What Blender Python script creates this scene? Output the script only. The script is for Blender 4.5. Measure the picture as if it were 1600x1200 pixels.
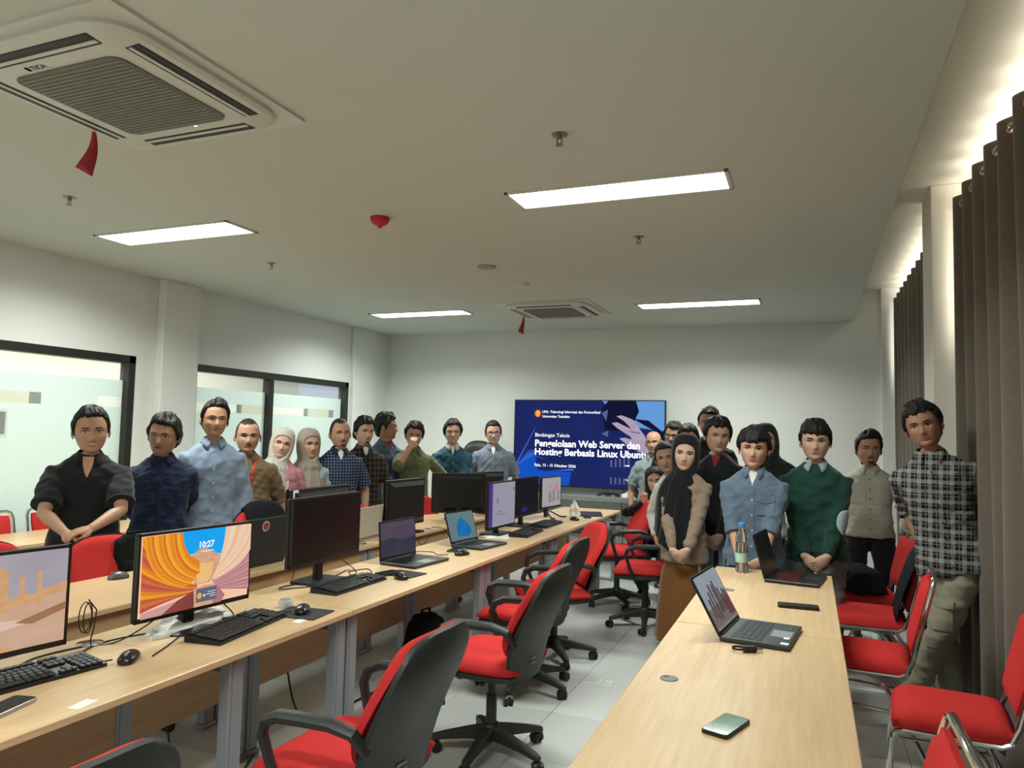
import bpy, bmesh, math, random
import numpy as np
from mathutils import Vector, Matrix, noise
from mathutils.bvhtree import BVHTree
random.seed(7); rng = np.random.default_rng(11)
for o in list(bpy.data.objects): bpy.data.objects.remove(o)
SC = bpy.context.scene
COL = SC.collection
PI = math.pi
# ---------------------------------------------------------------- camera
cam_d = bpy.data.cameras.new('camera'); cam = bpy.data.objects.new('camera', cam_d); COL.objects.link(cam)
CAM_R = Matrix(((0.92684, 0.00334, 0.37545), (0.37427, -0.07000, -0.92468), (0.02319, 0.99754, -0.06613)))
cam.matrix_world = Matrix.Translation((0, 0, 1.56)) @ CAM_R.to_4x4()
cam_d.sensor_fit = 'HORIZONTAL'; cam_d.sensor_width = 36.0; cam_d.lens = 1148.8 * 36 / 1600
cam_d.clip_start = 0.02; cam_d.clip_end = 100
SC.camera = cam
# ---------------------------------------------------------------- world, exposure
W = bpy.data.worlds.new('world'); SC.world = W; W.use_nodes = True
W.node_tree.nodes['Background'].inputs[0].default_value = (0.75, 0.85, 1.0, 1)
W.node_tree.nodes['Background'].inputs[1].default_value = 0.6
SC.view_settings.view_transform = 'Standard'; SC.view_settings.look = 'None'
SC.view_settings.exposure = EXPOSURE = 0.0; SC.view_settings.gamma = 1.0
SC.view_settings.use_curve_mapping = False
def area(name, loc, rot, sx, sy, power, color):
    l = bpy.data.lights.new(name, 'AREA'); l.shape = 'RECTANGLE'; l.size = sx; l.size_y = sy; l.energy = power; l.color = color
    o = bpy.data.objects.new(name, l); COL.objects.link(o); o.location = loc; o.rotation_euler = rot; return o
# daylight coming in at the windows behind the curtains, and the lit corridor behind the glass partition
area('window_daylight', (1.20, 3.3, 2.6), (0, math.radians(118), 0), .9, 4.0, 75, (1.0, 0.93, 0.80))
area('window_daylight', (1.20, 7.35, 2.6), (0, math.radians(118), 0), .9, 2.9, 60, (1.0, 0.93, 0.80))
area('corridor_light', (-6.5, 3.9, 2.75), (0, 0, 0), 1.0, 8.5, 150, (0.95, 1.0, 0.97))

# ================================================================ helpers
class MB:
    """collects geometry for one mesh"""
    def __init__(s): s.v = []; s.f = []; s.m = []
    def add(s, vs, fs, M=None, mi=0):
        n = len(s.v)
        if M is not None: vs = [tuple(M @ Vector(p)) for p in vs]
        s.v += [tuple(p) for p in vs]; s.f += [tuple(i + n for i in q) for q in fs]; s.m += [mi] * len(fs); return s
    def box(s, c, d, bv=0.0, M=None, mi=0):
        hx, hy, hz = d[0] / 2, d[1] / 2, d[2] / 2; cx, cy, cz = c
        if bv <= 0:
            vs = [(cx + a * hx, cy + b * hy, cz + e * hz) for a in (-1, 1) for b in (-1, 1) for e in (-1, 1)]
            fs = [(0, 1, 3, 2), (4, 6, 7, 5), (0, 4, 5, 1), (2, 3, 7, 6), (0, 2, 6, 4), (1, 5, 7, 3)]
            return s.add(vs, fs, M, mi)
        b_ = min(bv, hx * .98, hy * .98, hz * .98); vs = []; ix = {}
        for a in (-1, 1):
            for b in (-1, 1):
                for e in (-1, 1):
                    for k in range(3):
                        p = [a * hx, b * hy, e * hz]
                        for j in range(3):
                            if j != k: p[j] -= (a, b, e)[j] * b_
                        ix[(a, b, e, k)] = len(vs); vs.append((cx + p[0], cy + p[1], cz + p[2]))
        fs = []
        for k in range(3):
            o1, o2 = [j for j in range(3) if j != k]
            for sgn in (-1, 1):
                q = []
                for (u, w) in ((-1, -1), (1, -1), (1, 1), (-1, 1)):
                    t = [0, 0, 0]; t[k] = sgn; t[o1] = u; t[o2] = w; q.append(ix[(t[0], t[1], t[2], k)])
                fs.append(q)
            for u in (-1, 1):
                for w in (-1, 1):
                    t0 = [0, 0, 0]; t0[o1] = u; t0[o2] = w; ta = list(t0); tb = list(t0); ta[k] = -1; tb[k] = 1
                    fs.append([ix[(*ta, o1)], ix[(*tb, o1)], ix[(*tb, o2)], ix[(*ta, o2)]])
        for a in (-1, 1):
            for b in (-1, 1):
                for e in (-1, 1): fs.append([ix[(a, b, e, 0)], ix[(a, b, e, 1)], ix[(a, b, e, 2)]])
        return s.add(vs, fs, M, mi)
    def loft(s, rings, cap=True, M=None, mi=0, closed=True):
        n = len(rings[0]); vs = [p for r in rings for p in r]; fs = []
        for i in range(len(rings) - 1):
            for j in range(n if closed else n - 1):
                k = (j + 1) % n; fs.append((i * n + j, i * n + k, (i + 1) * n + k, (i + 1) * n + j))
        if cap: fs.append(tuple(range(n - 1, -1, -1))); fs.append(tuple((len(rings) - 1) * n + j for j in range(n)))
        return s.add(vs, fs, M, mi)
    def tube(s, path, r, n=8, cap=True, M=None, mi=0, flat=None):
        P = [Vector(p) for p in path]; m = len(P); rs = r if hasattr(r, '__len__') else [r] * m
        T = []
        for i in range(m):
            t = P[min(i + 1, m - 1)] - P[max(i - 1, 0)]
            T.append(t.normalized() if t.length > 1e-9 else Vector((0, 0, 1)))
        u = T[0].orthogonal().normalized()
        if flat is not None: u = (Vector(flat[0]) - T[0] * Vector(flat[0]).dot(T[0])).normalized()
        rings = []
        for i in range(m):
            u = (u - T[i] * u.dot(T[i]))
            u = u.normalized() if u.length > 1e-6 else T[i].orthogonal().normalized()
            w = T[i].cross(u); k = flat[1] if flat is not None else 1.0
            rings.append([tuple(P[i] + u * (rs[i] * math.cos(2 * PI * j / n)) + w * (rs[i] * k * math.sin(2 * PI * j / n))) for j in range(n)])
        return s.loft(rings, cap, M, mi)
    def cyl(s, p0, p1, r0, r1=None, n=16, M=None, mi=0):
        return s.tube([p0, p1], [r0, r0 if r1 is None else r1], n, True, M, mi)
    def lathe(s, prof, n=20, M=None, mi=0, cap=True):
        return s.loft([[(r * math.cos(2 * PI * j / n), r * math.sin(2 * PI * j / n), z) for j in range(n)] for r, z in prof], cap, M, mi)
    def prism(s, poly, z0, z1, M=None, mi=0):
        return s.loft([[(x, y, z0) for x, y in poly], [(x, y, z1) for x, y in poly]], True, M, mi)
    def pillow(s, Pf, Nf, nu, nv, tf, tb, M=None, mi=0):
        """closed cushion: Pf(s,t), Nf(s,t) mid-surface on s,t in -1..1, tf/tb front/back thickness functions"""
        F, B = [], []
        for i in range(nu + 1):
            for j in range(nv + 1):
                a = -1 + 2 * i / nu; b = -1 + 2 * j / nv; p = Vector(Pf(a, b)); q = Vector(Nf(a, b))
                F.append(tuple(p + q * tf(a, b))); B.append(tuple(p - q * tb(a, b)))
        n = nv + 1; N0 = len(F); fs = []
        for i in range(nu):
            for j in range(nv):
                a, b, c, d = i * n + j, i * n + j + 1, (i + 1) * n + j + 1, (i + 1) * n + j
                fs.append((a, d, c, b)); fs.append((N0 + a, N0 + b, N0 + c, N0 + d))
        for i in range(nu):
            a, d = i * n, (i + 1) * n; fs.append((a, N0 + a, N0 + d, d)); a, d = a + nv, d + nv; fs.append((a, d, N0 + d, N0 + a))
        for j in range(nv):
            a, b = j, j + 1; fs.append((a, b, N0 + b, N0 + a)); a, b = nu * n + j, nu * n + j + 1; fs.append((a, N0 + a, N0 + b, b))
        return s.add(F + B, fs, M, mi)
    def grid(s, pts, nu, nv, M=None, mi=0):
        fs = [(i * nv + j, i * nv + j + 1, (i + 1) * nv + j + 1, (i + 1) * nv + j) for i in range(nu - 1) for j in range(nv - 1)]
        return s.add(pts, fs, M, mi)
    def mesh(s, name='mesh'):
        me = bpy.data.meshes.new(name); me.from_pydata(s.v, [], s.f); me.validate(clean_customdata=False)
        if any(s.m) and len(me.polygons) == len(s.m): me.polygons.foreach_set('material_index', s.m)
        bm = bmesh.new(); bm.from_mesh(me); bmesh.ops.recalc_face_normals(bm, faces=bm.faces); bm.to_mesh(me); bm.free()
        return me
def smooth(me, ang=35):
    me.polygons.foreach_set('use_smooth', [True] * len(me.polygons))
    try: me.set_sharp_from_angle(angle=math.radians(ang))
    except Exception: pass
    me.update()
def obj(name, mb, mat, parent=None, loc=None, rz=None, ang=35):
    me = mb.mesh(name) if isinstance(mb, MB) else mb
    if ang: smooth(me, ang)
    for m in (mat if isinstance(mat, (list, tuple)) else [mat]):
        if m and m.name not in [x.name for x in me.materials if x]: me.materials.append(m)
    o = bpy.data.objects.new(name, me); COL.objects.link(o)
    if parent: o.parent = parent
    if loc: o.location = loc
    if rz: o.rotation_euler[2] = rz
    return o
def tag(o, label=None, cat=None, group=None, kind=None):
    if label: o['label'] = label
    if cat: o['category'] = cat
    if group: o['group'] = group
    if kind: o['kind'] = kind
    return o
def thing(name, label, cat, loc=(0, 0, 0), rz=0.0, group=None):
    o = bpy.data.objects.new(name, None); COL.objects.link(o); o.empty_display_size = .1
    o.location = loc; o.rotation_euler = (0, 0, rz); return tag(o, label, cat, group)
def struct(name, mb, mat, parent=None, ang=35, **k):
    o = obj(name, mb, mat, parent, ang=ang, **k)
    if not parent: o['kind'] = 'structure'
    return o
def dup(root, loc, rz, label, group=None):
    def cp(o, par):
        c = o.copy(); COL.objects.link(c)
        if par: c.parent = par
        for ch in kids.get(o.name, []): cp(ch, c)
        return c
    kids = {}
    for o in root.children_recursive: kids.setdefault(o.parent.name, []).append(o)
    r = cp(root, None); r.location = loc; r.rotation_euler = (0, 0, rz); r['label'] = label
    if group: r['group'] = group
    return r
def facing(dx, dy): return math.atan2(dx, -dy)          # things face local -Y
# ---------------------------------------------------------------- materials
MATS = {}
def mat(name, col, rough=.5, metal=0., spec=.5, bump=0., bscale=60., var=0., vscale=8., emit=None, es=1., trans=0., ior=1.45, alpha=1., stretch=(1, 1, 1), sheen=0., coat=0.):
    if name in MATS: return MATS[name]
    m = bpy.data.materials.new(name); m.use_nodes = True; nt = m.node_tree; b = nt.nodes['Principled BSDF']; MATS[name] = m
    I = b.inputs; I['Base Color'].default_value = (*col, 1); I['Roughness'].default_value = rough; I['Metallic'].default_value = metal
    I['Specular IOR Level'].default_value = spec; I['Transmission Weight'].default_value = trans; I['IOR'].default_value = ior; I['Alpha'].default_value = alpha
    I['Coat Weight'].default_value = coat
    if sheen: I['Sheen Weight'].default_value = sheen; I['Sheen Roughness'].default_value = .5
    if emit: I['Emission Color'].default_value = (*emit, 1); I['Emission Strength'].default_value = es
    if bump or var:
        tc = nt.nodes.new('ShaderNodeTexCoord'); mp = nt.nodes.new('ShaderNodeMapping'); mp.inputs['Scale'].default_value = stretch
        nt.links.new(tc.outputs['Object'], mp.inputs[0])
    if var:
        n = nt.nodes.new('ShaderNodeTexNoise'); n.inputs['Scale'].default_value = vscale; n.inputs['Detail'].default_value = 4
        r = nt.nodes.new('ShaderNodeMix'); r.data_type = 'RGBA'
        r.inputs['A'].default_value = (*[c * (1 - var) for c in col], 1); r.inputs['B'].default_value = (*[min(1, c * (1 + var)) for c in col], 1)
        nt.links.new(mp.outputs[0], n.inputs['Vector']); nt.links.new(n.outputs['Fac'], r.inputs['Factor']); nt.links.new(r.outputs['Result'], I['Base Color'])
    if bump:
        n = nt.nodes.new('ShaderNodeTexNoise'); n.inputs['Scale'].default_value = bscale; n.inputs['Detail'].default_value = 3
        bp = nt.nodes.new('ShaderNodeBump'); bp.inputs['Strength'].default_value = bump; bp.inputs['Distance'].default_value = .004
        nt.links.new(mp.outputs[0], n.inputs['Vector']); nt.links.new(n.outputs['Fac'], bp.inputs['Height']); nt.links.new(bp.outputs[0], I['Normal'])
    return m
def glow(name, col, s=1.0):
    """a lit display pixel colour or lamp"""
    if name in MATS: return MATS[name]
    m = bpy.data.materials.new(name); m.use_nodes = True; nt = m.node_tree; nt.nodes.clear(); MATS[name] = m
    e = nt.nodes.new('ShaderNodeEmission'); e.inputs[0].default_value = (*col, 1); e.inputs[1].default_value = s
    o = nt.nodes.new('ShaderNodeOutputMaterial'); nt.links.new(e.outputs[0], o.inputs[0]); return m
def plaid(name, base, dark, lines, period=.06, width=.5, line_w=.06, rough=.85, lp=None):
    """woven check: wide bands and thin lines in object space along x and z"""
    if name in MATS: return MATS[name]
    m = mat(name, base, rough, spec=.2); nt = m.node_tree; I = nt.nodes['Principled BSDF'].inputs
    tc = nt.nodes.new('ShaderNodeTexCoord'); sp = nt.nodes.new('ShaderNodeSeparateXYZ'); nt.links.new(tc.outputs['Object'], sp.inputs[0])
    def math_(op, a, b):
        n = nt.nodes.new('ShaderNodeMath'); n.operation = op
        for i, x in enumerate((a, b)):
            if x is None: continue
            if isinstance(x, (int, float)): n.inputs[i].default_value = x
            else: nt.links.new(x, n.inputs[i])
        return n.outputs[0]
    def band(o, per, wd, off=0.):
        return math_('LESS_THAN', math_('FRACT', math_('ADD', math_('DIVIDE', o, per), off), None), wd)
    lp = lp or period
    bands = math_('MULTIPLY', math_('ADD', band(sp.outputs[0], period, width), band(sp.outputs[2], period, width)), .5)
    ln = math_('MAXIMUM', band(sp.outputs[0], lp, line_w, .3), band(sp.outputs[2], lp, line_w, .3))
    a = nt.nodes.new('ShaderNodeMix'); a.data_type = 'RGBA'; a.inputs['A'].default_value = (*base, 1); a.inputs['B'].default_value = (*dark, 1)
    nt.links.new(bands, a.inputs['Factor'])
    b = nt.nodes.new('ShaderNodeMix'); b.data_type = 'RGBA'; b.inputs['B'].default_value = (*lines, 1)
    nt.links.new(ln, b.inputs['Factor']); nt.links.new(a.outputs['Result'], b.inputs['A']); nt.links.new(b.outputs['Result'], I['Base Color'])
    return m
def stripes(name, c0, c1, period, width, axis=2, rough=.85):
    m = plaid(name, c0, c0, c1, period, .5, 0., rough); 
    nt = m.node_tree
    for n in list(nt.nodes):
        if n.type == 'MIX' : nt.nodes.remove(n)
    tc = nt.nodes.new('ShaderNodeTexCoord'); sp = nt.nodes.new('ShaderNodeSeparateXYZ'); nt.links.new(tc.outputs['Object'], sp.inputs[0])
    d = nt.nodes.new('ShaderNodeMath'); d.operation = 'DIVIDE'; d.inputs[1].default_value = period; nt.links.new(sp.outputs[axis], d.inputs[0])
    fr = nt.nodes.new('ShaderNodeMath'); fr.operation = 'FRACT'; nt.links.new(d.outputs[0], fr.inputs[0])
    l = nt.nodes.new('ShaderNodeMath'); l.operation = 'LESS_THAN'; l.inputs[1].default_value = width; nt.links.new(fr.outputs[0], l.inputs[0])
    x = nt.nodes.new('ShaderNodeMix'); x.data_type = 'RGBA'; x.inputs['A'].default_value = (*c0, 1); x.inputs['B'].default_value = (*c1, 1)
    nt.links.new(l.outputs[0], x.inputs['Factor']); nt.links.new(x.outputs['Result'], nt.nodes['Principled BSDF'].inputs['Base Color']); return m
def wood(name, c0, c1, axis=1, rough=.35, scale=1.0):
    """light laminate with long grain along an axis"""
    m = mat(name, c0, rough, spec=.4); nt = m.node_tree; I = nt.nodes['Principled BSDF'].inputs
    tc = nt.nodes.new('ShaderNodeTexCoord'); mp = nt.nodes.new('ShaderNodeMapping'); sc = [14 * scale] * 3; sc[axis] = .9 * scale; mp.inputs['Scale'].default_value = sc
    geo = nt.nodes.new('ShaderNodeObjectInfo'); ad = nt.nodes.new('ShaderNodeVectorMath'); ad.operation = 'ADD'
    nt.links.new(tc.outputs['Object'], mp.inputs[0]); nt.links.new(mp.outputs[0], ad.inputs[0])
    ml = nt.nodes.new('ShaderNodeVectorMath'); ml.operation = 'SCALE'; ml.inputs[0].default_value = (9, 7, 5); nt.links.new(geo.outputs['Random'], ml.inputs['Scale']); nt.links.new(ml.outputs[0], ad.inputs[1])
    n = nt.nodes.new('ShaderNodeTexNoise'); n.inputs['Scale'].default_value = 3; n.inputs['Detail'].default_value = 8; n.inputs['Roughness'].default_value = .65
    r = nt.nodes.new('ShaderNodeValToRGB'); r.color_ramp.elements[0].position = .32; r.color_ramp.elements[1].position = .68
    r.color_ramp.elements[0].color = (*c0, 1); r.color_ramp.elements[1].color = (*c1, 1)
    nt.links.new(ad.outputs[0], n.inputs['Vector']); nt.links.new(n.outputs['Fac'], r.inputs[0]); nt.links.new(r.outputs[0], I['Base Color']); return m
def text_mb(s, size, bold=0., align='LEFT', spacing=1.0):
    """flat lettering as mesh in the local xz plane (reads from -Y), returned as verts, faces"""
    c = bpy.data.curves.new('lettering', 'FONT'); c.body = s; c.size = size; c.offset = bold * size; c.align_x = align; c.resolution_u = 2; c.space_character = spacing
    o = bpy.data.objects.new('lettering', c); COL.objects.link(o)
    me = bpy.data.meshes.new_from_object(o.evaluated_get(bpy.context.evaluated_depsgraph_get()))
    vs = [(v.co.x, 0., v.co.y) for v in me.vertices]; fs = [tuple(p.vertices) for p in me.polygons]
    bpy.data.objects.remove(o); bpy.data.curves.remove(c); bpy.data.meshes.remove(me)
    return vs, fs
def remesh(mb, voxel, it=3):
    o = bpy.data.objects.new('remesh_source', mb.mesh()); COL.objects.link(o)
    r = o.modifiers.new('r', 'REMESH'); r.mode = 'VOXEL'; r.voxel_size = voxel
    if it: s = o.modifiers.new('s', 'SMOOTH'); s.factor = .5; s.iterations = it
    me = bpy.data.meshes.new_from_object(o.evaluated_get(bpy.context.evaluated_depsgraph_get()))
    om = o.data; bpy.data.objects.remove(o); bpy.data.meshes.remove(om); return me
def wrinkle(me, amp, seed, wl=.11, zlo=-9, zhi=9):
    n = len(me.vertices); co = np.empty(n * 3); me.vertices.foreach_get('co', co); co = co.reshape(-1, 3)
    no = np.empty(n * 3); me.vertices.foreach_get('normal', no); no = no.reshape(-1, 3); r = np.random.default_rng(seed); d = np.zeros(n)
    for k in range(9):
        w = r.normal(size=3) * np.array([1, 1, 1.25]); w *= 2 * PI / (wl * r.uniform(.55, 1.6)) / np.linalg.norm(w); ph = r.uniform(0, 6.3); wob = r.normal(size=3) * 9
        v = np.sin(co @ w + ph + .9 * np.sin(co @ wob)); d += (1 - np.abs(v)) ** 2.2 if k % 2 else .5 * v
    d = (d - d.mean()) * amp / 2.2
    co = co + no * d[:, None]; me.vertices.foreach_set('co', co.ravel()); me.update()
# ================================================================ the room
XL, YB, YF, HC, XE, ZC, XR = -5.58, 9.05, -1.6, 2.9, 0.45, 3.25, 1.28
M_wall = mat('wall_paint', (.74, .755, .725), .75, spec=.2, var=.02, vscale=3, bump=.06, bscale=140)
M_ceil = mat('ceiling_paint', (.58, .61, .55), .85, spec=.15, var=.02, vscale=2)
M_cove = mat('cove_paint', (.80, .77, .68), .85, spec=.15)
M_frame = mat('dark_aluminium', (.030, .030, .026), .4, metal=.3)
M_grout = mat('grout', (.30, .31, .30), .9)
M_white = mat('white_plastic', (.62, .63, .57), .45)
M_black = mat('black_plastic', (.014, .014, .015), .42)
M_chrome = mat('chrome', (.62, .62, .60), .12, metal=1.)
# floor: a slab and one tile per piece
fl = struct('floor', MB().box(((XL + XR) / 2, (YF + YB) / 2, -.055), (XR - XL + .3, YB - YF + .3, .09)), M_grout)
M_tile = mat('floor_tile', (.50, .525, .51), .22, spec=.5); nt = M_tile.node_tree
oi = nt.nodes.new('ShaderNodeObjectInfo'); tr_ = nt.nodes.new('ShaderNodeValToRGB'); nt.links.new(oi.outputs['Random'], tr_.inputs[0])
tr_.color_ramp.elements[0].color = (.44, .465, .45, 1); tr_.color_ramp.elements[1].color = (.55, .575, .56, 1); nt.links.new(tr_.outputs[0], nt.nodes['Principled BSDF'].inputs['Base Color'])
tile_me = MB().box((0, 0, -.005), (.597, .597, .01), .0012).mesh('tile'); smooth(tile_me, 20); tile_me.materials.append(M_tile)
for i in range(-8, 6):
    for j in range(-10, 10):
        x0, x1 = -1.35 + .6 * i, -1.35 + .6 * (i + 1); y0, y1 = 4.03 + .6 * j, 4.03 + .6 * (j + 1)
        x0, x1, y0, y1 = max(x0, XL), min(x1, XR), max(y0, YF), min(y1, YB)
        if x1 - x0 < .03 or y1 - y0 < .03: continue
        t = bpy.data.objects.new('tile', tile_me); COL.objects.link(t); t.parent = fl; t.location = ((x0 + x1) / 2, (y0 + y1) / 2, 0); t.scale = ((x1 - x0) / .6, (y1 - y0) / .6, 1)
# walls
struct('wall_back', MB().box(((XL + XR) / 2, YB + .06, 1.65), (XR - XL + .5, .12, 3.3)), M_wall)
struct('wall_front', MB().box(((XL + XR) / 2, YF - .06, 1.65), (XR - XL + .5, .12, 3.3)), M_wall)
W1, W2, ZW = (-1.0, 4.81), (5.46, 8.09), 2.163
wl = MB(); tx = .14; cx = XL - tx / 2
wl.box((cx, (YF + YB) / 2, (ZW + 3.3) / 2), (tx, YB - YF, 3.3 - ZW)); wl.box((cx, (YF + W1[0]) / 2, ZW / 2), (tx, W1[0] - YF, ZW))
wl.box((cx, (W1[1] + W2[0]) / 2, ZW / 2), (tx, W2[0] - W1[1], ZW)); wl.box((cx, (W2[1] + YB) / 2, ZW / 2), (tx, YB - W2[1], ZW))
struct('wall_left', wl, M_wall)
struct('pillar_left', MB().box((XL + .045, 5.22, 1.45), (.09, .43, 2.9), .006), M_wall)
struct('pillar_corner', MB().box((XL + .03, 8.36, 1.45), (.06, .5, 2.9), .006), M_wall)
wr_ = MB(); ZS = .95
for y0, y1 in ((YF, .9), (5.36, 5.90), (8.85, YB)): wr_.box((XR + .07, (y0 + y1) / 2, 1.65), (.14, y1 - y0, 3.3))
for y0, y1 in ((.9, 5.36), (5.90, 8.85)):
    wr_.box((XR + .07, (y0 + y1) / 2, ZS / 2), (.14, y1 - y0, ZS)); wr_.box((XR + .07, (y0 + y1) / 2, 3.2), (.14, y1 - y0, .2))
struct('wall_right', wr_, M_wall)
struct('pillar_right', MB().box((1.01, 5.615, 1.625), (.54, .39, 3.25), .006), M_cove)
struct('pillar_back', MB().box((1.005, 9.01, 1.625), (.55, .08, 3.25), .006), M_wall)
# dropped ceiling with its edge, and the raised cove along the windows
struct('ceiling', MB().box(((XL + XE) / 2, (YF + YB) / 2, HC + .15), (XE - XL, YB - YF, .30), .004), M_ceil)
struct('ceiling_cove', MB().box(((XE + XR) / 2, (YF + YB) / 2, ZC + .05), (XR - XE + .3, YB - YF, .1)), M_cove)
# glass partition windows
M_glass = mat('clear_glass', (.9, .97, .95), .02, alpha=.07, spec=.6)
def film(name, c, tr):
    m = bpy.data.materials.new(name); m.use_nodes = True; nt = m.node_tree; nt.nodes.clear(); MATS[name] = m
    d = nt.nodes.new('ShaderNodeBsdfDiffuse'); t = nt.nodes.new('ShaderNodeBsdfTranslucent'); x = nt.nodes.new('ShaderNodeMixShader'); o = nt.nodes.new('ShaderNodeOutputMaterial')
    d.inputs[0].default_value = t.inputs[0].default_value = (*c, 1); x.inputs[0].default_value = tr
    nt.links.new(d.outputs[0], x.inputs[1]); nt.links.new(t.outputs[0], x.inputs[2]); nt.links.new(x.outputs[0], o.inputs[0]); return m
M_film = film('frosted_film', (.82, .90, .875), .5); M_filmW = film('bright_film', (.93, .94, .90), .55); M_filmG = film('grey_film', (.42, .47, .45), .4); M_filmC = film('cream_film', (.82, .82, .72), .5)
def partition(name, y0, y1, mulls):
    fx = XL - .06; fr = MB()
    fr.box((fx, (y0 + y1) / 2, ZW - .035), (.11, y1 - y0, .07), .004); fr.box((fx, (y0 + y1) / 2, .05), (.11, y1 - y0, .10), .004)
    for y in (y0 + .035, y1 - .035): fr.box((fx, y, ZW / 2), (.11, .07, ZW), .004)
    for y in mulls: fr.box((fx, y, ZW / 2), (.10, .075, ZW), .004)
    root = struct(name, fr, M_frame); ys = [y0 + .07] + [v for m in mulls for v in (m - .0375, m + .0375)] + [y1 - .07]; r = random.Random(3)
    for a, b in zip(ys[::2], ys[1::2]):
        m = (a + b) / 2; w = b - a
        pn = obj('pane', MB().box((fx - .02, m, ZW / 2), (.008, w, ZW - .15)), M_glass, root)
        obj('frosted_film', MB().box((fx - .013, m, .90), (.002, w, 1.60)), M_film, pn); obj('frosted_film', MB().box((fx - .013, m, 1.868), (.002, w, .15)), M_film, pn)
        y = a
        while y < b - .02:                                          # the row of plain and tinted blocks
            for L, mt in ((.62, M_filmW), (.075, M_filmG), (.42, M_filmC), (.10, M_filmG), (.5, M_film)):
                e = min(b, y + L)
                if e - y > .01: obj('film_block', MB().box((fx - .0125, (y + e) / 2, 1.7465), (.002, e - y - .004, .091)), mt, pn)
                y = e
    return root
w1 = partition('window_1', W1[0], W1[1], (.9, 2.75)); w2 = partition('window_2', W2[0], W2[1], (6.62,))
nb = MB().box((XL - .07, 3.62, 1.545), (.002, .26, .22)); obj('notice', nb, M_filmW, w1); obj('notice_print', MB().box((XL - .0685, 3.62, 1.545), (.001, .22, .17)), M_filmG, w1)
# corridor behind the partition
struct('wall_corridor', MB().box((-7.7, 3.7, 1.5), (.1, 12, 3.0)), mat('corridor_paint', (.78, .74, .62), .8))
struct('floor_corridor', MB().box((-6.7, 3.7, -.06), (1.9, 12, .1)), M_tile)
struct('ceiling_corridor', MB().box((-6.7, 3.7, 2.95), (1.9, 12, .1)), M_ceil)
# windows behind the curtains
def rwindow(name, y0, y1):
    fr = MB(); x = XR + .07
    fr.box((x, (y0 + y1) / 2, 3.07), (.08, y1 - y0, .06)); fr.box((x, (y0 + y1) / 2, ZS + .03), (.08, y1 - y0, .06))
    n = 4; 
    for k in range(n + 1): fr.box((x, y0 + .03 + (y1 - y0 - .06) * k / n, (ZS + 3.1) / 2), (.08, .06, 3.1 - ZS))
    r = struct(name, fr, M_frame)
    for k in range(n):
        a = y0 + .03 + (y1 - y0 - .06) * k / n; b = y0 + .03 + (y1 - y0 - .06) * (k + 1) / n
        obj('pane', MB().box((x, (a + b) / 2, (ZS + 3.1) / 2), (.006, b - a - .05, 2.0)), film('daylit_frosted_glass', (.9, .9, .85), .6) if 'daylit_frosted_glass' not in MATS else MATS['daylit_frosted_glass'], r)
rwindow('window_3', .9, 5.36); rwindow('window_4', 5.90, 8.85)
# curtains: pleated sheet hung from eyelets on a rod
M_curt = mat('brown_curtain', (.125, .100, .078), .85, spec=.15, var=.18, vscale=30, bump=.25, bscale=300, sheen=.25)
def curtain(y0, y1, label, seed):
    r = thing('curtain', label, 'curtain', (.90, (y0 + y1) / 2, 0)); yc = (y0 + y1) / 2; lam = .30; N = int((y1 - y0) / .0125); zt = 3.125
    zs = [zt - .0115 * k for k in range(12)] + list(np.linspace(zt - .17, .03, 16)); vs = []; rd = random.Random(seed); ph = [rd.uniform(-.5, .5) for _ in range(80)]
    for i in range(N + 1):
        y = y0 + (y1 - y0) * i / N
        for z in zs:
            d = max(0, (2.9 - z) / 2.9); q = 2 * PI * y / lam + d * 1.6 * noise.noise(Vector((y * 2.3, seed, z * .25)))
            a = .048 * (1 - .2 * d) * (1 + .35 * d * noise.noise(Vector((y * 3, seed + 5, 0))))
            vs.append((a * math.sin(q) + .012 * d * math.sin(q * .5 + ph[int(abs(y) * 5) % 80]), y - yc + .012 * math.cos(q) * d, z))
    nz = len(zs); fs = []; holes = []
    k0 = math.ceil(y0 / (lam / 2)); 
    while k0 * lam / 2 < y1 - .03:
        if k0 * lam / 2 > y0 + .03: holes.append((k0 * lam / 2, zt - .058, k0))
        k0 += 1
    for i in range(N):
        ym = y0 + (y1 - y0) * (i + .5) / N
        for j in range(nz - 1):
            zm = (zs[j] + zs[j + 1]) / 2
            if any(((ym - h[0]) * 1.42) ** 2 + (zm - h[1]) ** 2 < .0225 ** 2 for h in holes): continue
            fs.append((i * nz + j, i * nz + j + 1, (i + 1) * nz + j + 1, (i + 1) * nz + j))
    c = obj('cloth', MB().add(vs, fs), M_curt, r, ang=80); sm = c.modifiers.new('t', 'SOLIDIFY'); sm.thickness = .003
    for hy, hz, k in holes:
        sg = 1 if k % 2 == 0 else -1; tdir = Vector((sg * 1.0, 1, 0)).normalized()
        pts = [Vector((0, hy - yc, hz)) + tdir * (.025 * math.cos(a)) + Vector((0, 0, .025 * math.sin(a))) for a in np.linspace(0, 2 * PI, 17)]
        obj('eyelet', MB().tube(pts, .005, 6), mat('eyelet_metal', (.35, .30, .24), .3, metal=1.), r)
    rod = obj('rod', MB().cyl((0, y0 - yc - .02, zt - .055), (0, y1 - yc + .06, zt - .055), .011, n=10), mat('rod_wood', (.16, .07, .03), .4), r)
    obj('finial', MB().lathe([(.004, -.03), (.02, -.022), (.027, 0), (.02, .022), (.004, .03)], 14, M=Matrix.Translation((0, y1 - yc + .075, zt - .055)) @ Matrix.Rotation(PI / 2, 4, 'X')), mat('rod_wood', (.16, .07, .03), .4), rod)
curtain(.6, 5.36, 'long brown eyelet curtain hanging beside the man in the checked shirt', 1)
curtain(5.84, 8.93, 'far brown eyelet curtain between the two white pillars', 2)
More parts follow.
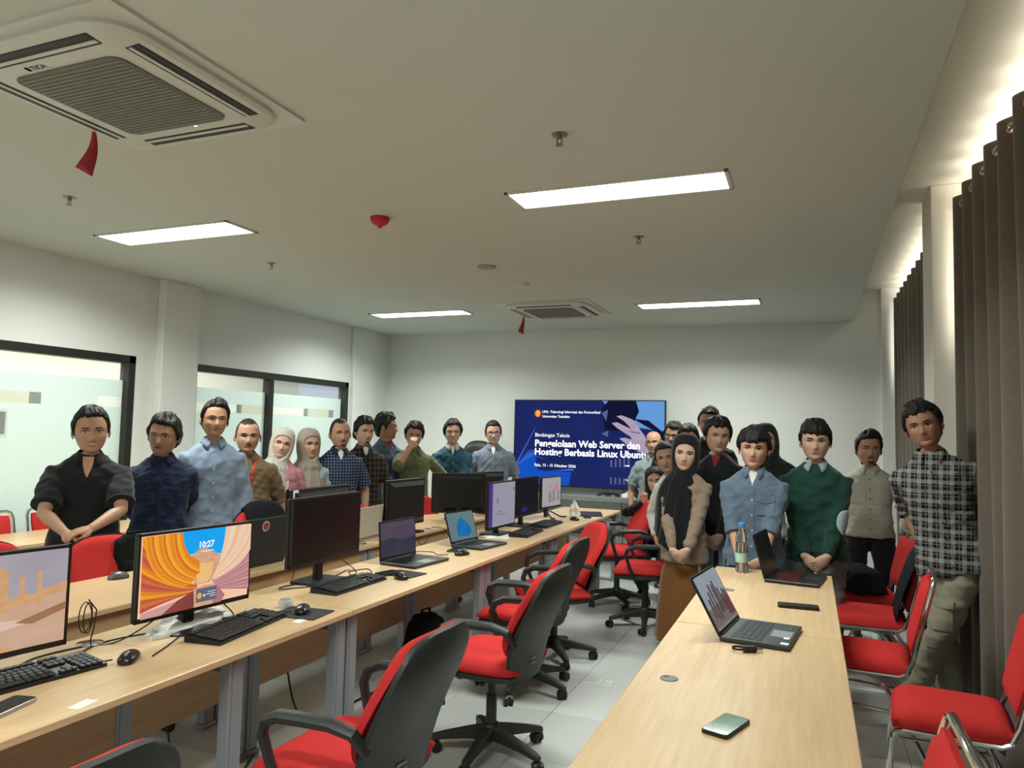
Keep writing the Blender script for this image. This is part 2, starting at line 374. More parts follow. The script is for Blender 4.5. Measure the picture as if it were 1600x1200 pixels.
# ---------------------------------------------------------------- ceiling fittings
M_led = glow('led_panel', (.96, 1.0, .95), 8.0)
def ceiling_light(x, y, label):
    r = thing('ceiling_light', label, 'ceiling light', (x, y, HC), 0, 'recessed ceiling light panels'); w, d, f = 1.19, .285, .022; fr = MB()
    fr.box((0, d / 2, -.003), (w + f, f, .014), .002); fr.box((0, -d / 2, -.003), (w + f, f, .014), .002)
    fr.box((w / 2, 0, -.003), (f, d + f, .014), .002); fr.box((-w / 2, 0, -.003), (f, d + f, .014), .002); obj('frame', fr, M_white, r)
    obj('diffuser', MB().box((0, 0, -.002), (w - f, d - f, .008)), M_led, r)
    la = area('panel_light', (0, 0, -.012), (0, 0, 0), w - f, d - f, 52, (.96, 1.0, .93)); la.data.spread = math.radians(152); la.parent = r
for x, y, l in ((-.98, 3.87, 'large bright light panel over the wooden table at the ceiling middle'), (-4.13, 3.81, 'bright ceiling light panel above the man in the black polo'), (-4.14, 7.36, 'bright ceiling light panel in the far corner by the glass wall'), (-1.04, 7.49, 'bright narrow ceiling light panel just above the large screen and curtain'), (-.98, .30, 'ceiling light panel over the near table, behind the camera'), (-4.13, .30, 'ceiling light panel near the glass wall, behind the camera')): ceiling_light(x, y, l)
M_grille = mat('grille_grey', (.15, .16, .135), .6); M_slot = mat('slot_dark', (.012, .012, .010), .5); M_acw = mat('ac_white', (.60, .61, .55), .4)
def rrect(w, d, r, n=6):
    out = []
    for cx, cy, a0 in ((w / 2 - r, d / 2 - r, 0), (-w / 2 + r, d / 2 - r, 90), (-w / 2 + r, -d / 2 + r, 180), (w / 2 - r, -d / 2 + r, 270)):
        for k in range(n + 1): a = math.radians(a0 + 90 * k / n); out.append((cx + r * math.cos(a), cy + r * math.sin(a)))
    return out
def cassette(x, y, label, ribbon_label):
    r = thing('air_conditioner', label, 'air conditioner', (x, y, HC), 0, 'ceiling cassette air conditioners')
    obj('outer_plate', MB().prism(rrect(.99, .99, .02), -.012, 0), M_acw, r)
    obj('panel', MB().loft([[(a, b, z) for a, b in rrect(w, w, q)] for w, q, z in ((.90, .17, -.010), (.90, .17, -.028), (.87, .16, -.040), (.62, .06, -.046))]), M_acw, r)
    gp = obj('grille', MB().prism(rrect(.55, .55, .05), -.052, -.040), M_grille, r)
    lv = MB()
    for k in range(24): lv.box((0, -.25 + .0215 * k + .003, -.0535), (.52, .006, .004))
    obj('louvre', lv, mat('grille_rib', (.23, .24, .20), .5), gp)
    for k in range(4):
        M = Matrix.Rotation(k * PI / 2, 4, 'Z')
        sl = obj('air_slot', MB().box((0, .372, -.030), (.60, .080, .03), .008, M=M), M_slot, r)
        obj('vane', MB().box((0, .362, -.0465), (.58, .016, .004), M=M), M_acw, sl)
    v, f = text_mb('TICA', .034, .02); mk = MB().add([(a, 0, b) for a, _, b in v], f); mk.box((-.016, 0, .012), (.014, .0005, .026))
    mk2 = MB().add([(a - .12, -.292 - b, -.0472) for a, _, b in mk.v], mk.f); obj('maker_mark', mk2, M_slot, r)
    obj('status_lamp', MB().box((.07, .292, -.0475), (.014, .006, .002)), glow('status_lamp', (.8, 1, .9), 1.5), r)
    # the paper streamer tied to it
    v = []; 
    for k in range(8):
        t = k / 7; w = .006 + .028 * t; c = Vector((-.435 - .03 * t, .20 + .015 * math.sin(t * 4), -.025 - .20 * t)); v += [tuple(c + Vector((-w * .66, -w * .75, .016 * t))), tuple(c + Vector((w * .66, w * .75, -.016 * t)))]
    st = obj('streamer', MB().grid(v, 8, 2), mat('red_ribbon', (.42, .035, .05), .5, var=.3, vscale=25), None, ang=60); st.location = (x, y, HC); sm = st.modifiers.new('t', 'SOLIDIFY'); sm.thickness = .0015
    tag(st, ribbon_label, 'ribbon', 'red streamers on the air conditioners')
cassette(-2.53, 2.06, 'large white ceiling air conditioner with dark grille nearest overhead', 'red plastic streamer dangling from the nearest ceiling air conditioner')
cassette(-2.53, 7.41, 'small far ceiling air conditioner above the blue screen', 'small red streamer dangling from the far ceiling air conditioner')
M_brass = mat('sprinkler_metal', (.30, .29, .25), .35, metal=.9)
for x, y, l in ((-4.09, 2.99, 'ceiling sprinkler head over the man in the black polo'), (-4.08, 4.76, 'ceiling sprinkler head between the two glass wall side lights'), (-1.036, 3.05, 'ceiling sprinkler head in front of the largest light panel'), (-1.065, 4.84, 'ceiling sprinkler head beyond the largest light panel')):
    r = thing('sprinkler', l, 'sprinkler', (x, y, HC), 0, 'ceiling sprinklers')
    obj('escutcheon', MB().lathe([(.036, 0), (.036, -.004), (.014, -.008)], 18), M_brass, r); obj('frame', MB().lathe([(.011, -.006), (.011, -.022), (.006, -.024)], 12).tube([(.010, 0, -.02), (.013, 0, -.032), (.002, 0, -.048)], .003, 6).tube([(-.010, 0, -.02), (-.013, 0, -.032), (-.002, 0, -.048)], .003, 6), M_brass, r)
    obj('deflector', MB().lathe([(.018, -.048), (.018, -.051)], 14), M_brass, r)
r = thing('alarm_bell', 'red round fire alarm fixed on the middle of the ceiling', 'alarm', (-2.52, 3.92, HC))
obj('mounting', MB().lathe([(.062, 0), (.062, -.012)], 24), mat('red_plastic', (.50, .02, .035), .4), r); obj('dome', MB().lathe([(.06, -.012), (.055, -.032), (.036, -.048), (.014, -.058), (.012, -.066), (.004, -.068)], 24), mat('red_plastic', (.50, .02, .035), .4), r)
for x, y, l, m in ((-2.42, 5.36, 'flat grey round detector on the ceiling before the white one', mat('detector_grey', (.33, .33, .29), .6)), (-2.405, 6.10, 'white round smoke detector on the ceiling before the far air conditioner', M_white)):
    r = thing('smoke_detector', l, 'smoke detector', (x, y, HC)); obj('mounting', MB().lathe([(.075, 0), (.075, -.012), (.07, -.014)], 28), m, r)
    obj('sensor_dome', MB().lathe([(.066, -.014), (.06, -.026), (.035, -.034), (.004, -.036)] if m is M_white else [(.055, -.014), (.05, -.018), (.004, -.019)], 28), m, r)
v, f = text_mb('38', .11, .01); obj('floor_marking', MB().add([(p[0] - 1.27, 4.62 + p[2], .0006) for p in v], f).box((-1.22, 4.60, .0004), (.20, .012, .0006)), mat('marking_pale', (.66, .69, .67), .4), fl)
# ================================================================ furniture
M_wood = wood('oak_laminate', (.54, .37, .195), (.66, .48, .28), 1, .32); M_wood_edge = wood('oak_edge', (.48, .32, .16), (.58, .40, .22), 1, .45); M_panel = wood('oak_panel', (.42, .26, .13), (.50, .32, .17), 1, .5)
M_silver = mat('silver_post', (.30, .315, .34), .5, metal=.25); M_post = mat('grey_post', (.15, .16, .155), .4, metal=.5)
M_red = mat('red_fabric', (.47, .030, .029), .9, spec=.12, bump=.15, bscale=420, var=.10, vscale=7)
M_shell = mat('black_shell', (.022, .025, .023), .48, spec=.45, bump=.08, bscale=300)
def table(name, label, x0, x1, y0, y1, group, legs_y=None, panel=None, grommets=(), stick=True):
    r = thing(name, label, 'table', ((x0 + x1) / 2, (y0 + y1) / 2, 0), 0, group); w, L = x1 - x0, y1 - y0
    obj('tabletop', MB().box((0, 0, .7375), (w, L - .004, .025), .003), M_wood, r)
    ly = legs_y if legs_y is not None else (-L / 2 + .045, L / 2 - .045)
    for y in ly:
        for sx in (-1, 1):
            lg = MB(); x = sx * (w / 2 - .055); lg.box((x, y, .375), (.05, .072, .70), .004); lg.box((x + .026, y - .014, .375), (.004, .018, .66)); lg.box((x, y, .012), (.07, .085, .024), .004)
            obj('leg', lg, M_silver, r)
        obj('crossbar', MB().box((0, y, .69), (w - .12, .04, .05), .003), M_post, r)
    if panel: obj('modesty_panel', MB().box((panel, 0, .515), (.016, L - .10, .41), .002), M_panel, r)
    for gx, gy in grommets:
        g = obj('grommet', MB().lathe([(.030, .7495), (.030, .7525), (.026, .7535)], 24, M=Matrix.Translation((gx, gy, 0))), mat('grommet_grey', (.16, .16, .15), .45), r)
        obj('grommet_hole', MB().lathe([(.010, .7530), (.010, .7538)], 12, M=Matrix.Translation((gx - .012, gy + .010, 0))), M_black, g)
    return r
AX = (-2.55, -1.90); BX = (-3.47, -2.86)
for i, (a, b, l, lg) in enumerate(((-.30, 1.20, 'wooden computer table at the front end of the desk row', None), (1.20, 2.855, 'wooden computer table carrying the monitor with the orange canyon picture', (-.78, .142, .782)), (2.855, 4.385, 'wooden computer table carrying the large switched-off black monitor', None), (4.385, 5.75, 'wooden computer table carrying the laptop with the blue flower screen', None), (5.75, 7.10, 'wooden computer table under the row of slim far monitors', None), (7.10, 7.90, 'short wooden table at the end of the row by the television', None))):
    table('computer_table', l, AX[0], AX[1], a, b, 'tables of the front computer row', lg, panel=-.26, grommets=((-.22, 0),) if i in (2, 3) else ())
for i, (a, b, l) in enumerate(((.30, 1.70, 'rear row table behind the monitor with desert arches'), (1.70, 3.10, 'rear row table carrying the small wired mouse'), (3.10, 4.50, 'rear row table carrying the round-stickered black laptop'), (4.50, 5.90, 'rear row table carrying the beige laptop lid'), (5.90, 7.20, 'rear row table before the man in the teal shirt'))):
    table('computer_table', l, BX[0], BX[1], a, b, 'tables of the rear computer row', None, panel=.26, grommets=((.17, -.21),) if i == 2 else ())
table('computer_table', 'long bare wooden table nearest the camera with a green phone', -.55, .12, 1.70, 3.33, 'wooden tables along the curtains', None, panel=None, grommets=((-.225, .03),))
table('computer_table', 'wooden table with the water bottle and two laptops', -.55, .12, 3.334, 4.86, 'wooden tables along the curtains', None, panel=None, grommets=((-.19, .04),))
table('computer_table', 'wooden table against the glass wall behind the standing men', -5.36, -4.78, 2.55, 3.95, 'tables along the glass wall', None, panel=.2)
table('computer_table', 'second wooden table against the glass wall, behind the man in light blue', -5.36, -4.78, 3.955, 5.30, 'tables along the glass wall', None, panel=.2)
# ---- office armchair on castors
def office_chair(label, loc, rz, group, h=0., tall=False, fab=None):
    fab = fab or M_red
    r = thing('office_chair', label, 'chair', (loc[0], loc[1], 0), rz, group)
    zs = .455 + h
    se = lambda v, k: math.copysign(abs(v) ** k, v)
    def sP(s, t):
        x = s * .245 * (1 - .10 * t ** 4); y = t * .235 * (1 - .06 * s ** 4) - .02; return (x, y, zs + .012 * s * s - .03 * max(0, -t - .45) ** 1.5)
    obj('seat', MB().pillow(sP, lambda s, t: (0, 0, 1), 16, 16, lambda s, t: .004 + .050 * ((1 - s ** 6) * (1 - t ** 6)) ** .5, lambda s, t: .004 + .028 * ((1 - s ** 6) * (1 - t ** 6)) ** .5), fab, r, ang=60)
    obj('seat_shell', MB().pillow(lambda s, t: (sP(s, t)[0] * .95, sP(s, t)[1] * .95 , sP(s, t)[2] - .032), lambda s, t: (0, 0, 1), 10, 10, lambda s, t: .012, lambda s, t: .010 + .026 * (1 - s ** 4) * (1 - t ** 4)), M_shell, r, ang=60)
    zb, zt = .50 + h, (.935 + h if not tall else 1.44)
    def bP(s, t, zb=zb, zt=zt, w=.228, y0=.205, wrap=.035):
        f = (t + 1) / 2; hw = w * (1 - .16 * max(0, t) ** 3 - .10 * max(0, -t) ** 3)
        z = zb + (zt - zb) * (f if abs(s) < 1e-9 else f) ; edge = abs(s) ** 3
        z = (zb + zt) / 2 + t * (zt - zb) / 2 * (1 - .13 * edge * abs(t))
        y = y0 + .125 * f ** 1.25 - .022 * math.cos((f - .22) * 5) - wrap * s * s
        return (s * hw * (1 - .16 * abs(t) ** 5), y, z)
    nb = Vector((0, -1, .22)).normalized()
    obj('backrest', MB().pillow(lambda s, t: bP(s, t), lambda s, t: nb, 16, 20, lambda s, t: .006 + .042 * ((1 - s ** 6) * (1 - t ** 6)) ** .5, lambda s, t: .012), fab, r, ang=60)
    sh = obj('back_shell', MB().pillow(lambda s, t: tuple(Vector(bP(s, t, .415 + h, zt + .006, .236)) + Vector((0, .020, 0))), lambda s, t: nb, 16, 20, lambda s, t: .008, lambda s, t: .010 + .010 * (1 - s ** 4) * (1 - t ** 4)), M_shell, r, ang=60)
    for k, (w_, z_) in enumerate(((.085, .545), (.07, .525))):                      # the two lines printed low on the shell
        q = [Vector(bP(s_, t_, .415 + h, zt + .006, .236)) + Vector((0, .0415, -.004)) for t_ in (-.60 - .085 * k, -.645 - .085 * k) for s_ in (.12, .12 + w_ / .236 * .7)]
        obj('printed_line', MB().add([tuple(p) for p in q], [(0, 1, 3, 2)]), mat('print_grey', (.20, .21, .20), .6), sh, ang=0)
    for sx in (-1, 1):
        pth = [(sx * .225, .215, .60 + h), (sx * .262, .19, .665 + h), (sx * .275, .12, .685 + h), (sx * .278, .02, .685 + h), (sx * .278, -.07, .68 + h), (sx * .275, -.125, .655 + h), (sx * .268, -.140, .61 + h), (sx * .26, -.115, .53 + h), (sx * .25, -.085, .455 + h), (sx * .21, -.07, .425 + h), (sx * .12, -.05, .418 + h)]
        obj('armrest', MB().tube(pth, [.020, .022, .024, .026, .026, .024, .021, .019, .018, .018, .016], 10, flat=((sx, 0, 0), .75)), M_shell, r)
    obj('gas_column', MB().lathe([(.026, .12), (.026, .29), (.019, .29), (.019, .40 + h)], 16).box((0, .02, .405 + h), (.16, .22, .035), .01).box((.13, .04, .40 + h), (.14, .02, .012), .004), M_shell, r)
    obj('hub', MB().lathe([(.040, .085), (.052, .095), (.052, .13), (.036, .155)], 18), M_shell, r)
    for k in range(5):
        M = Matrix.Rotation(2 * PI * k / 5 + .35, 4, 'Z'); rr = []
        for y, hw, z0, z1 in ((.03, .032, .085, .145), (.12, .026, .082, .128), (.22, .021, .072, .104), (.285, .019, .060, .086), (.30, .012, .062, .080)):
            rr.append([(hw * c, -y, z) for c, z in ((-1, z0), (-.95, z1 - .008), (-.6, z1), (.6, z1), (.95, z1 - .008), (1, z0))])
        lg = obj('leg', MB().loft(rr, M=M), M_shell, r)
        cs = MB(); ct = Vector((0, -.285, 0)); a = random.uniform(0, 6)
        Q = M @ Matrix.Translation(ct) @ Matrix.Rotation(a, 4, 'Z')
        for q in (-1, 1): cs.cyl((q * .008, .018, .027), (q * .024, .018, .027), .027, n=14, M=Q)
        cs.cyl((0, 0, .03), (0, 0, .07), .009, n=8, M=Q); cs.box((0, .010, .045), (.05, .034, .02), .006, M=Q)
        obj('caster', cs, M_black, lg)
    return r
G1, G2 = 'red office armchairs along the front computer row', 'red office armchairs behind the rear computer row'
oc = office_chair
c0 = oc('red office chair at the bottom edge, only its curved top showing', (-1.58, 1.04), facing(-1, .04), G1)
oc('nearest full red office chair with large black shell back', (-1.43, 2.16), facing(-1, .03), G1)
oc('red office chair turned to the desk, second in the aisle, star base showing', (-1.44, 3.38), facing(-1, .04), G1)
oc('third red office chair in the aisle, mostly behind the second', (-1.62, 4.32), facing(-1, .03), G1)
oc('red office chair, fourth in the aisle, its seat under the table', (-1.66, 4.97), facing(-.8, -.55), G1)
oc('red office chair with tall ribbed back at the end of the aisle', (-1.66, 6.78), facing(-1, -.62), G1, h=.02)
oc('red office chair with looped armrests beside the woman in the brown skirt', (-1.26, 6.12), facing(-1, -.15), G1, h=.0)
oc('red office chair with black bag hung on it before the black polo', (-3.32, 2.92), facing(1, -.25), G2)
oc('red office chair with dark jacket draped over, before the light blue shirt', (-3.42, 4.24), facing(1, -.35), G2, h=.03)
oc('red office chair back seen between two rear monitors', (-3.28, 6.20), facing(1, -.5), G2)
oc('red office chair at the far left edge behind the desert monitor', (-3.62, 2.42), facing(1, -.25), G2)
oc('red office chair seat peeking beside the beige laptop', (-3.36, 5.28), facing(1, -.4), G2, h=-.02)
# black executive chair
M_leather = mat('black_leather', (.012, .012, .014), .45, spec=.4)
oc('tall black executive chair behind the man in the grey shirt', (-3.92, 8.50), facing(.35, -1), 'black executive chairs', tall=True, fab=M_leather)
# ---- chromed stacking chair
def stack_chair(label, loc, rz, group):
    r = thing('stacking_chair', label, 'chair', (loc[0], loc[1], 0), rz, group); t = .0125
    def sP(s, q): return (s * .215 * (1 - .05 * q ** 4), q * .215 * (1 - .05 * s ** 4), .452 - .018 * max(0, -q - .5) ** 1.3)
    obj('seat', MB().pillow(sP, lambda s, q: (0, 0, 1), 14, 14, lambda s, q: .006 + .036 * ((1 - s ** 8) * (1 - q ** 8)) ** .5, lambda s, q: .026), M_red, r, ang=50)
    def bP(s, q): f = (q + 1) / 2; return (s * (.178 + .020 * f) * (1 - .06 * q ** 4),   .215 + .085 * f, .53 + .345 * f * (1 - .02 * s * s) - (.022 * max(0, q - .55) * (1 if abs(s) < .35 else 0)))
    nb = Vector((0, -1, .22)).normalized()
    obj('backrest', MB().pillow(bP, lambda s, q: nb, 14, 12, lambda s, q: .006 + .022 * ((1 - s ** 8) * (1 - q ** 8)) ** .5, lambda s, q: .012), M_red, r, ang=50)
    obj('back_frame', MB().tube([(-.205, .19, .43), (-.212, .220, .50), (-.218, .268, .70), (-.218, .305, .85), (-.205, .314, .888), (-.175, .317, .900), (.175, .317, .900), (.205, .314, .888), (.218, .305, .85), (.218, .268, .70), (.212, .220, .50), (.205, .19, .43)], t, 10), M_chrome, r)
    for sx in (-1, 1):
        x = sx * .205
        obj('seat_rail', MB().tube([(x, .20, .435), (x, .16, .415), (x, .0, .412), (x, -.17, .412)], t, 10), M_chrome, r)
        obj('leg', MB().tube([(x, -.16, .412), (x, -.195, .402), (x, -.212, .37), (x * 1.03, -.222, .20), (x * 1.05, -.23, .0)], t, 10), M_chrome, r)
        obj('leg', MB().tube([(x, .02, .408), (x, .06, .395), (x, .10, .36), (x * 1.03, .20, .18), (x * 1.05, .29, .0)], t, 10), M_chrome, r)
        obj('side_brace', MB().tube([(x, -.21, .24), (x, -.05, .25), (x, .16, .24)], .008, 8), M_chrome, r)
    obj('stretcher', MB().tube([(-.205, -.215, .24), (.205, -.215, .24)], .008, 8), M_chrome, r); obj('stretcher', MB().tube([(-.205, .165, .245), (.205, .165, .245)], .008, 8), M_chrome, r)
    return r
G3 = 'chrome stacking chairs along the curtains'
stack_chair('red chrome-framed chair at the bottom corner, back nearest the camera', (.0, 1.92), facing(-1, 0), G3)
stack_chair('red chrome chair with wide cushioned seat below the man in checks', (.53, 3.58), facing(-1, .10), G3)
stack_chair('red chrome chair seen in profile beside the open laptop table', (.26, 4.34), facing(-1, .10), G3)
stack_chair('red chrome chair with a black jacket over its backrest', (.34, 5.30), facing(-1, .05), G3)
stack_chair('red chrome chair with upright red back beside the man in cream', (.36, 5.98), facing(-1, -.12), G3)
stack_chair('red chrome chair against the glass wall at the far left edge', (-5.16, 3.45), facing(1, -.1), 'chrome chairs along the glass wall')
stack_chair('red chrome chair half hidden behind the man in the black polo', (-5.16, 4.02), facing(1, -.1), 'chrome chairs along the glass wall')
# ================================================================ screens and desk things
def glow2(name, c0, c1, scale=6., stretch=(1, 1, 1), rot=0., s=1.0, wave=False, detail=4.):
    """a display picture area that runs between two colours"""
    m = glow(name, c0, s); nt = m.node_tree; e = [n for n in nt.nodes if n.type == 'EMISSION'][0]
    tc = nt.nodes.new('ShaderNodeTexCoord'); mp = nt.nodes.new('ShaderNodeMapping'); mp.inputs['Scale'].default_value = stretch; mp.inputs['Rotation'].default_value = (0, rot, 0)
    n = nt.nodes.new('ShaderNodeTexWave' if wave else 'ShaderNodeTexNoise'); n.inputs['Scale'].default_value = scale
    if wave: n.inputs['Distortion'].default_value = 4; n.inputs['Detail'].default_value = 3
    else: n.inputs['Detail'].default_value = detail
    r = nt.nodes.new('ShaderNodeMix'); r.data_type = 'RGBA'; r.inputs['A'].default_value = (*c0, 1); r.inputs['B'].default_value = (*c1, 1)
    nt.links.new(tc.outputs['Object'], mp.inputs[0]); nt.links.new(mp.outputs[0], n.inputs['Vector']); nt.links.new(n.outputs['Fac'], r.inputs['Factor']); nt.links.new(r.outputs['Result'], e.inputs[0]); return m
def screen_mesh(w, h, layers, y=0., z0=0.):
    """flat picture: layers of (outline in 0..1 screen units or (text, u0, u1, v, bold), material); later layers in front by a hair"""
    mb = MB(); ms = []
    for k, (shape, m) in enumerate(layers):
        if m not in ms: ms.append(m)
        yy = y - .00025 * k; mi = ms.index(m)
        if isinstance(shape[0], str):
            t, u0, u1, v, bold = shape; vs, fs = text_mb(t, .1, bold); xs = [p[0] for p in vs]; zs = [p[2] for p in vs]; k_ = (u1 - u0) * w / (max(xs) - min(xs)); zm = (min(zs) + max(zs)) / 2
            mb.add([((p[0] - min(xs)) * k_ + (u0 - .5) * w, yy, z0 + (1 - v) * h + (p[2] - zm) * k_) for p in vs], fs, mi=mi)
        else: mb.add([((u - .5) * w, yy, z0 + (1 - v) * h) for u, v in shape], [tuple(range(len(shape)))], mi=mi)
    return mb, ms
FULL = [(0, 0), (1, 0), (1, 1), (0, 1)]
ell = lambda cx, cy, rx, ry, n=20: [(cx + rx * math.cos(2 * PI * k / n), cy + ry * math.sin(2 * PI * k / n)) for k in range(n)]
M_scr_off = mat('dark_screen', (.006, .006, .007), .30, spec=.25); M_bez = mat('bezel_black', (.010, .010, .011), .4); M_cable = mat('cable_black', (.012, .012, .012), .55)
M_grey = mat('grey_plastic', (.22, .23, .23), .45); M_dk = mat('charcoal_metal', (.030, .036, .040), .45, metal=.3); M_paper = mat('white_paper', (.72, .72, .69), .7)
def monitor(label, x, y, face, w, h, zb, layers, base='plate', group=None, thick=.03, backcol=None, stickers=(), neck=True):
    r = thing('computer_monitor', label, 'monitor', (x, y, .75), facing(*face), group); z0 = zb - .75; b = .010; lo = .018
    obj('housing', MB().box((0, thick / 2 + .004, z0 + h / 2), (w, thick * .5, h), .004).loft([[(a * ww / 2, yy, z0 + h / 2 + c * hh / 2) for a, c in ((-1, -1), (1, -1), (1, 1), (-1, 1))] for ww, hh, yy in ((w * .96, h * .94, thick * .7), (w * .80, h * .72, thick * 1.3 + .004))]), backcol or M_bez, r)
    mb, ms = screen_mesh(w - 2 * b, h - b - lo, layers, -.0006, z0 + lo) if layers else (MB().box((0, 0, z0 + lo + (h - b - lo) / 2), (w - 2 * b, .002, h - b - lo)), [M_scr_off])
    bz = MB(); yy = .004
    bz.box((0, yy, z0 + h - b / 2), (w, .012, b)); bz.box((0, yy, z0 + lo / 2), (w, .012, lo)); bz.box((-w / 2 + b / 2, yy, z0 + h / 2), (b, .012, h)); bz.box((w / 2 - b / 2, yy, z0 + h / 2), (b, .012, h)); obj('bezel', bz, M_bez, r)
    obj('screen', mb, ms, r, ang=0)
    if neck: obj('neck', MB().box((0, .055, (z0 + .12) / 2 + .005), (.06, .03, z0 + .12), .006).box((0, .04, z0 + .11), (.1, .05, .09), .008), M_bez, r)
    if base == 'plate': obj('base', MB().prism(rrect(.25, .19, .02), 0, .012, M=Matrix.Translation((0, .05, 0))), M_bez, r)
    elif base == 'disc': obj('base', MB().lathe([(.105, 0), (.105, .006), (.06, .014), (.03, .018)], 24, M=Matrix.Translation((0, .055, 0))), M_bez, r)
    elif base == 'legs':
        for sx in (-1, 1): obj('foot', MB().tube([(sx * .03, .03, .06), (sx * .10, -.05, .008), (sx * .13, -.10, .006)], .007, 8), M_bez, r)
    for (u, v, sw, sh, m, t) in stickers:
        st = obj('sticker', MB().box(((.5 - u) * w, thick * .78 + .006, z0 + (1 - v) * h), (sw, .001, sh)), m, r)
        if t:
            vs, fs = text_mb(t, .03, .02); ww = max(p[0] for p in vs); k = sw * .95 / ww
            obj('lettering', MB().add([((.5 - u) * w + sw * .475 - p[0] * k, thick * .78 + .0068, z0 + (1 - v) * h - .010 + p[2] * k) for p in vs], fs), M_paper, st)
    return r
# --- canyon picture
cb = glow2('pic_canyon_sky', (.005, .30, .80), (.02, .42, .90), 3, s=1.0); co = glow2('pic_orange_rock', (.72, .17, .02), (.90, .42, .03), 7, (1.2, 1, 7), .75, 1., detail=6); cd = glow2('pic_red_rock', (.50, .09, .05), (.75, .19, .05), 8, (1.2, 1, 8), .35, 1., detail=6)
cl = glow2('pic_pale_rock', (.86, .48, .28), (.90, .66, .48), 8, (1.2, 1, 8), -.8, 1., detail=6); cv = glow2('pic_violet_rock', (.45, .16, .20), (.66, .34, .32), 9, (1.2, 1, 8), -.55, 1., detail=6); cm = glow2('pic_far_hill', (.50, .22, .12), (.80, .52, .32), 30, (1, 1, 2), .3, 1.); cs_ = glow2('pic_maroon', (.15, .03, .04), (.33, .08, .06), 10, s=1.); wt = glow('pic_white', (.9, .92, .95), 1.0); cg = glow('pic_widget', (.13, .13, .20), 1.0); cgold = glow('pic_gold', (.80, .42, .05), 1.0)
oc_ = [glow('pic_band_%d' % k, c, 1.) for k, c in enumerate(((.74, .23, .02), (.84, .33, .03), (.89, .41, .04), (.67, .17, .02), (.80, .28, .03)))]; rc_ = [glow('pic_red_band_%d' % k, c, 1.) for k, c in enumerate(((.54, .11, .04), (.63, .16, .05), (.48, .09, .05), (.57, .13, .07)))]
pc_ = [glow('pic_pale_band_%d' % k, c, 1.) for k, c in enumerate(((.83, .55, .37), (.87, .62, .45), (.79, .49, .32), (.85, .58, .42)))]; vc_ = [glow('pic_violet_band_%d' % k, c, 1.) for k, c in enumerate(((.54, .26, .27), (.48, .20, .23), (.60, .32, .31), (.44, .17, .20)))]
def flow(starts, ends, bend, cols):
    """curved rock bands that run together towards the gap"""
    out = []
    for k in range(len(starts) - 1):
        rows = []
        for a, e in ((starts[k], ends[k]), (starts[k + 1], ends[k + 1])):
            c = (a[0] + (e[0] - a[0]) * bend[0], a[1] + (e[1] - a[1]) * bend[1]); rows.append([((1 - t) ** 2 * a[0] + 2 * t * (1 - t) * c[0] + t * t * e[0], (1 - t) ** 2 * a[1] + 2 * t * (1 - t) * c[1] + t * t * e[1]) for t in np.linspace(0, 1, 9)])
        out.append((rows[0] + rows[1][::-1], cols[k % len(cols)]))
    return out
nL, nR = 17, 20
left_top = flow([(.33 - .33 * k / nL, 0) for k in range(nL + 1)], [(.33 + .16 * (k > -1) * (1 - k / nL) ** .5 + (.15 * k / nL) * (k / nL < .2), .40 + .31 * (k / nL) ** .4) for k in range(nL + 1)], (.05, .75), oc_)
left_low = flow([(0, .0 + .93 * k / nL) for k in range(nL + 1)], [(.485, .700 + .0064 * k) for k in range(nL + 1)], (.55, .95), oc_[:2] + rc_)
right_up = flow([(.74 + .26 * k / 5, 0) for k in range(6)] + [(1, .09 * k) for k in range(1, 5)], [(.70 - .07 * k / 9, .36 + .34 * (k / 9) ** .6) for k in range(10)], (.25, .70), pc_)
right_low = flow([(1, .32 + .60 * k / nR) for k in range(nR + 1)], [(.63 + .0024 * k, .69 + .0072 * k) for k in range(nR + 1)], (.55, .65), vc_)
canyon = [(FULL, cl), ([(.30, 0), (.76, 0), (.72, .40), (.32, .42)], cb), ([(.34, .30), (.40, .32), (.46, .305), (.56, .31), (.70, .355), (.70, .40), (.34, .42)], wt), ([(.33, .42), (.40, .36), (.45, .31), (.49, .27), (.53, .25), (.57, .255), (.61, .29), (.66, .33), (.70, .37), (.72, .42), (.62, .72), (.48, .72), (.42, .52)], cm), ([(.46, .50), (.52, .44), (.58, .46), (.64, .44), (.63, .60), (.60, .70), (.50, .71)], glow('pic_glow_rock', (.84, .50, .20), 1.))]
canyon += right_low + right_up + left_low + left_top
canyon += [([(0, .93), (.30, .86), (.17, 1), (0, 1)], vc_[2]), ([(.17, 1), (.30, .86), (.47, .76), (.45, 1)], cs_), ([(.44, .76), (.52, .73), (.64, .74), (.70, .88), (.62, 1), (.45, 1)], cm), ([(.66, .76), (.74, .92), (.70, 1), (.62, 1)], vc_[3]), (('10:27', .475, .615, .19, .035), wt), ([(.49, .275), (.61, .275), (.61, .285), (.49, .285)], wt), ([(.465, .765), (.655, .765), (.655, .945), (.465, .945)], cg), (ell(.495, .86, .022, .04), cgold), ([(.57, .825), (.645, .825), (.645, .832), (.57, .832)], wt), ([(.555, .855), (.645, .855), (.645, .862), (.555, .862)], wt), ([(.59, .885), (.645, .885), (.645, .892), (.59, .892)], wt), ([(.53, .85), (.545, .85), (.545, .88), (.53, .88)], wt)]
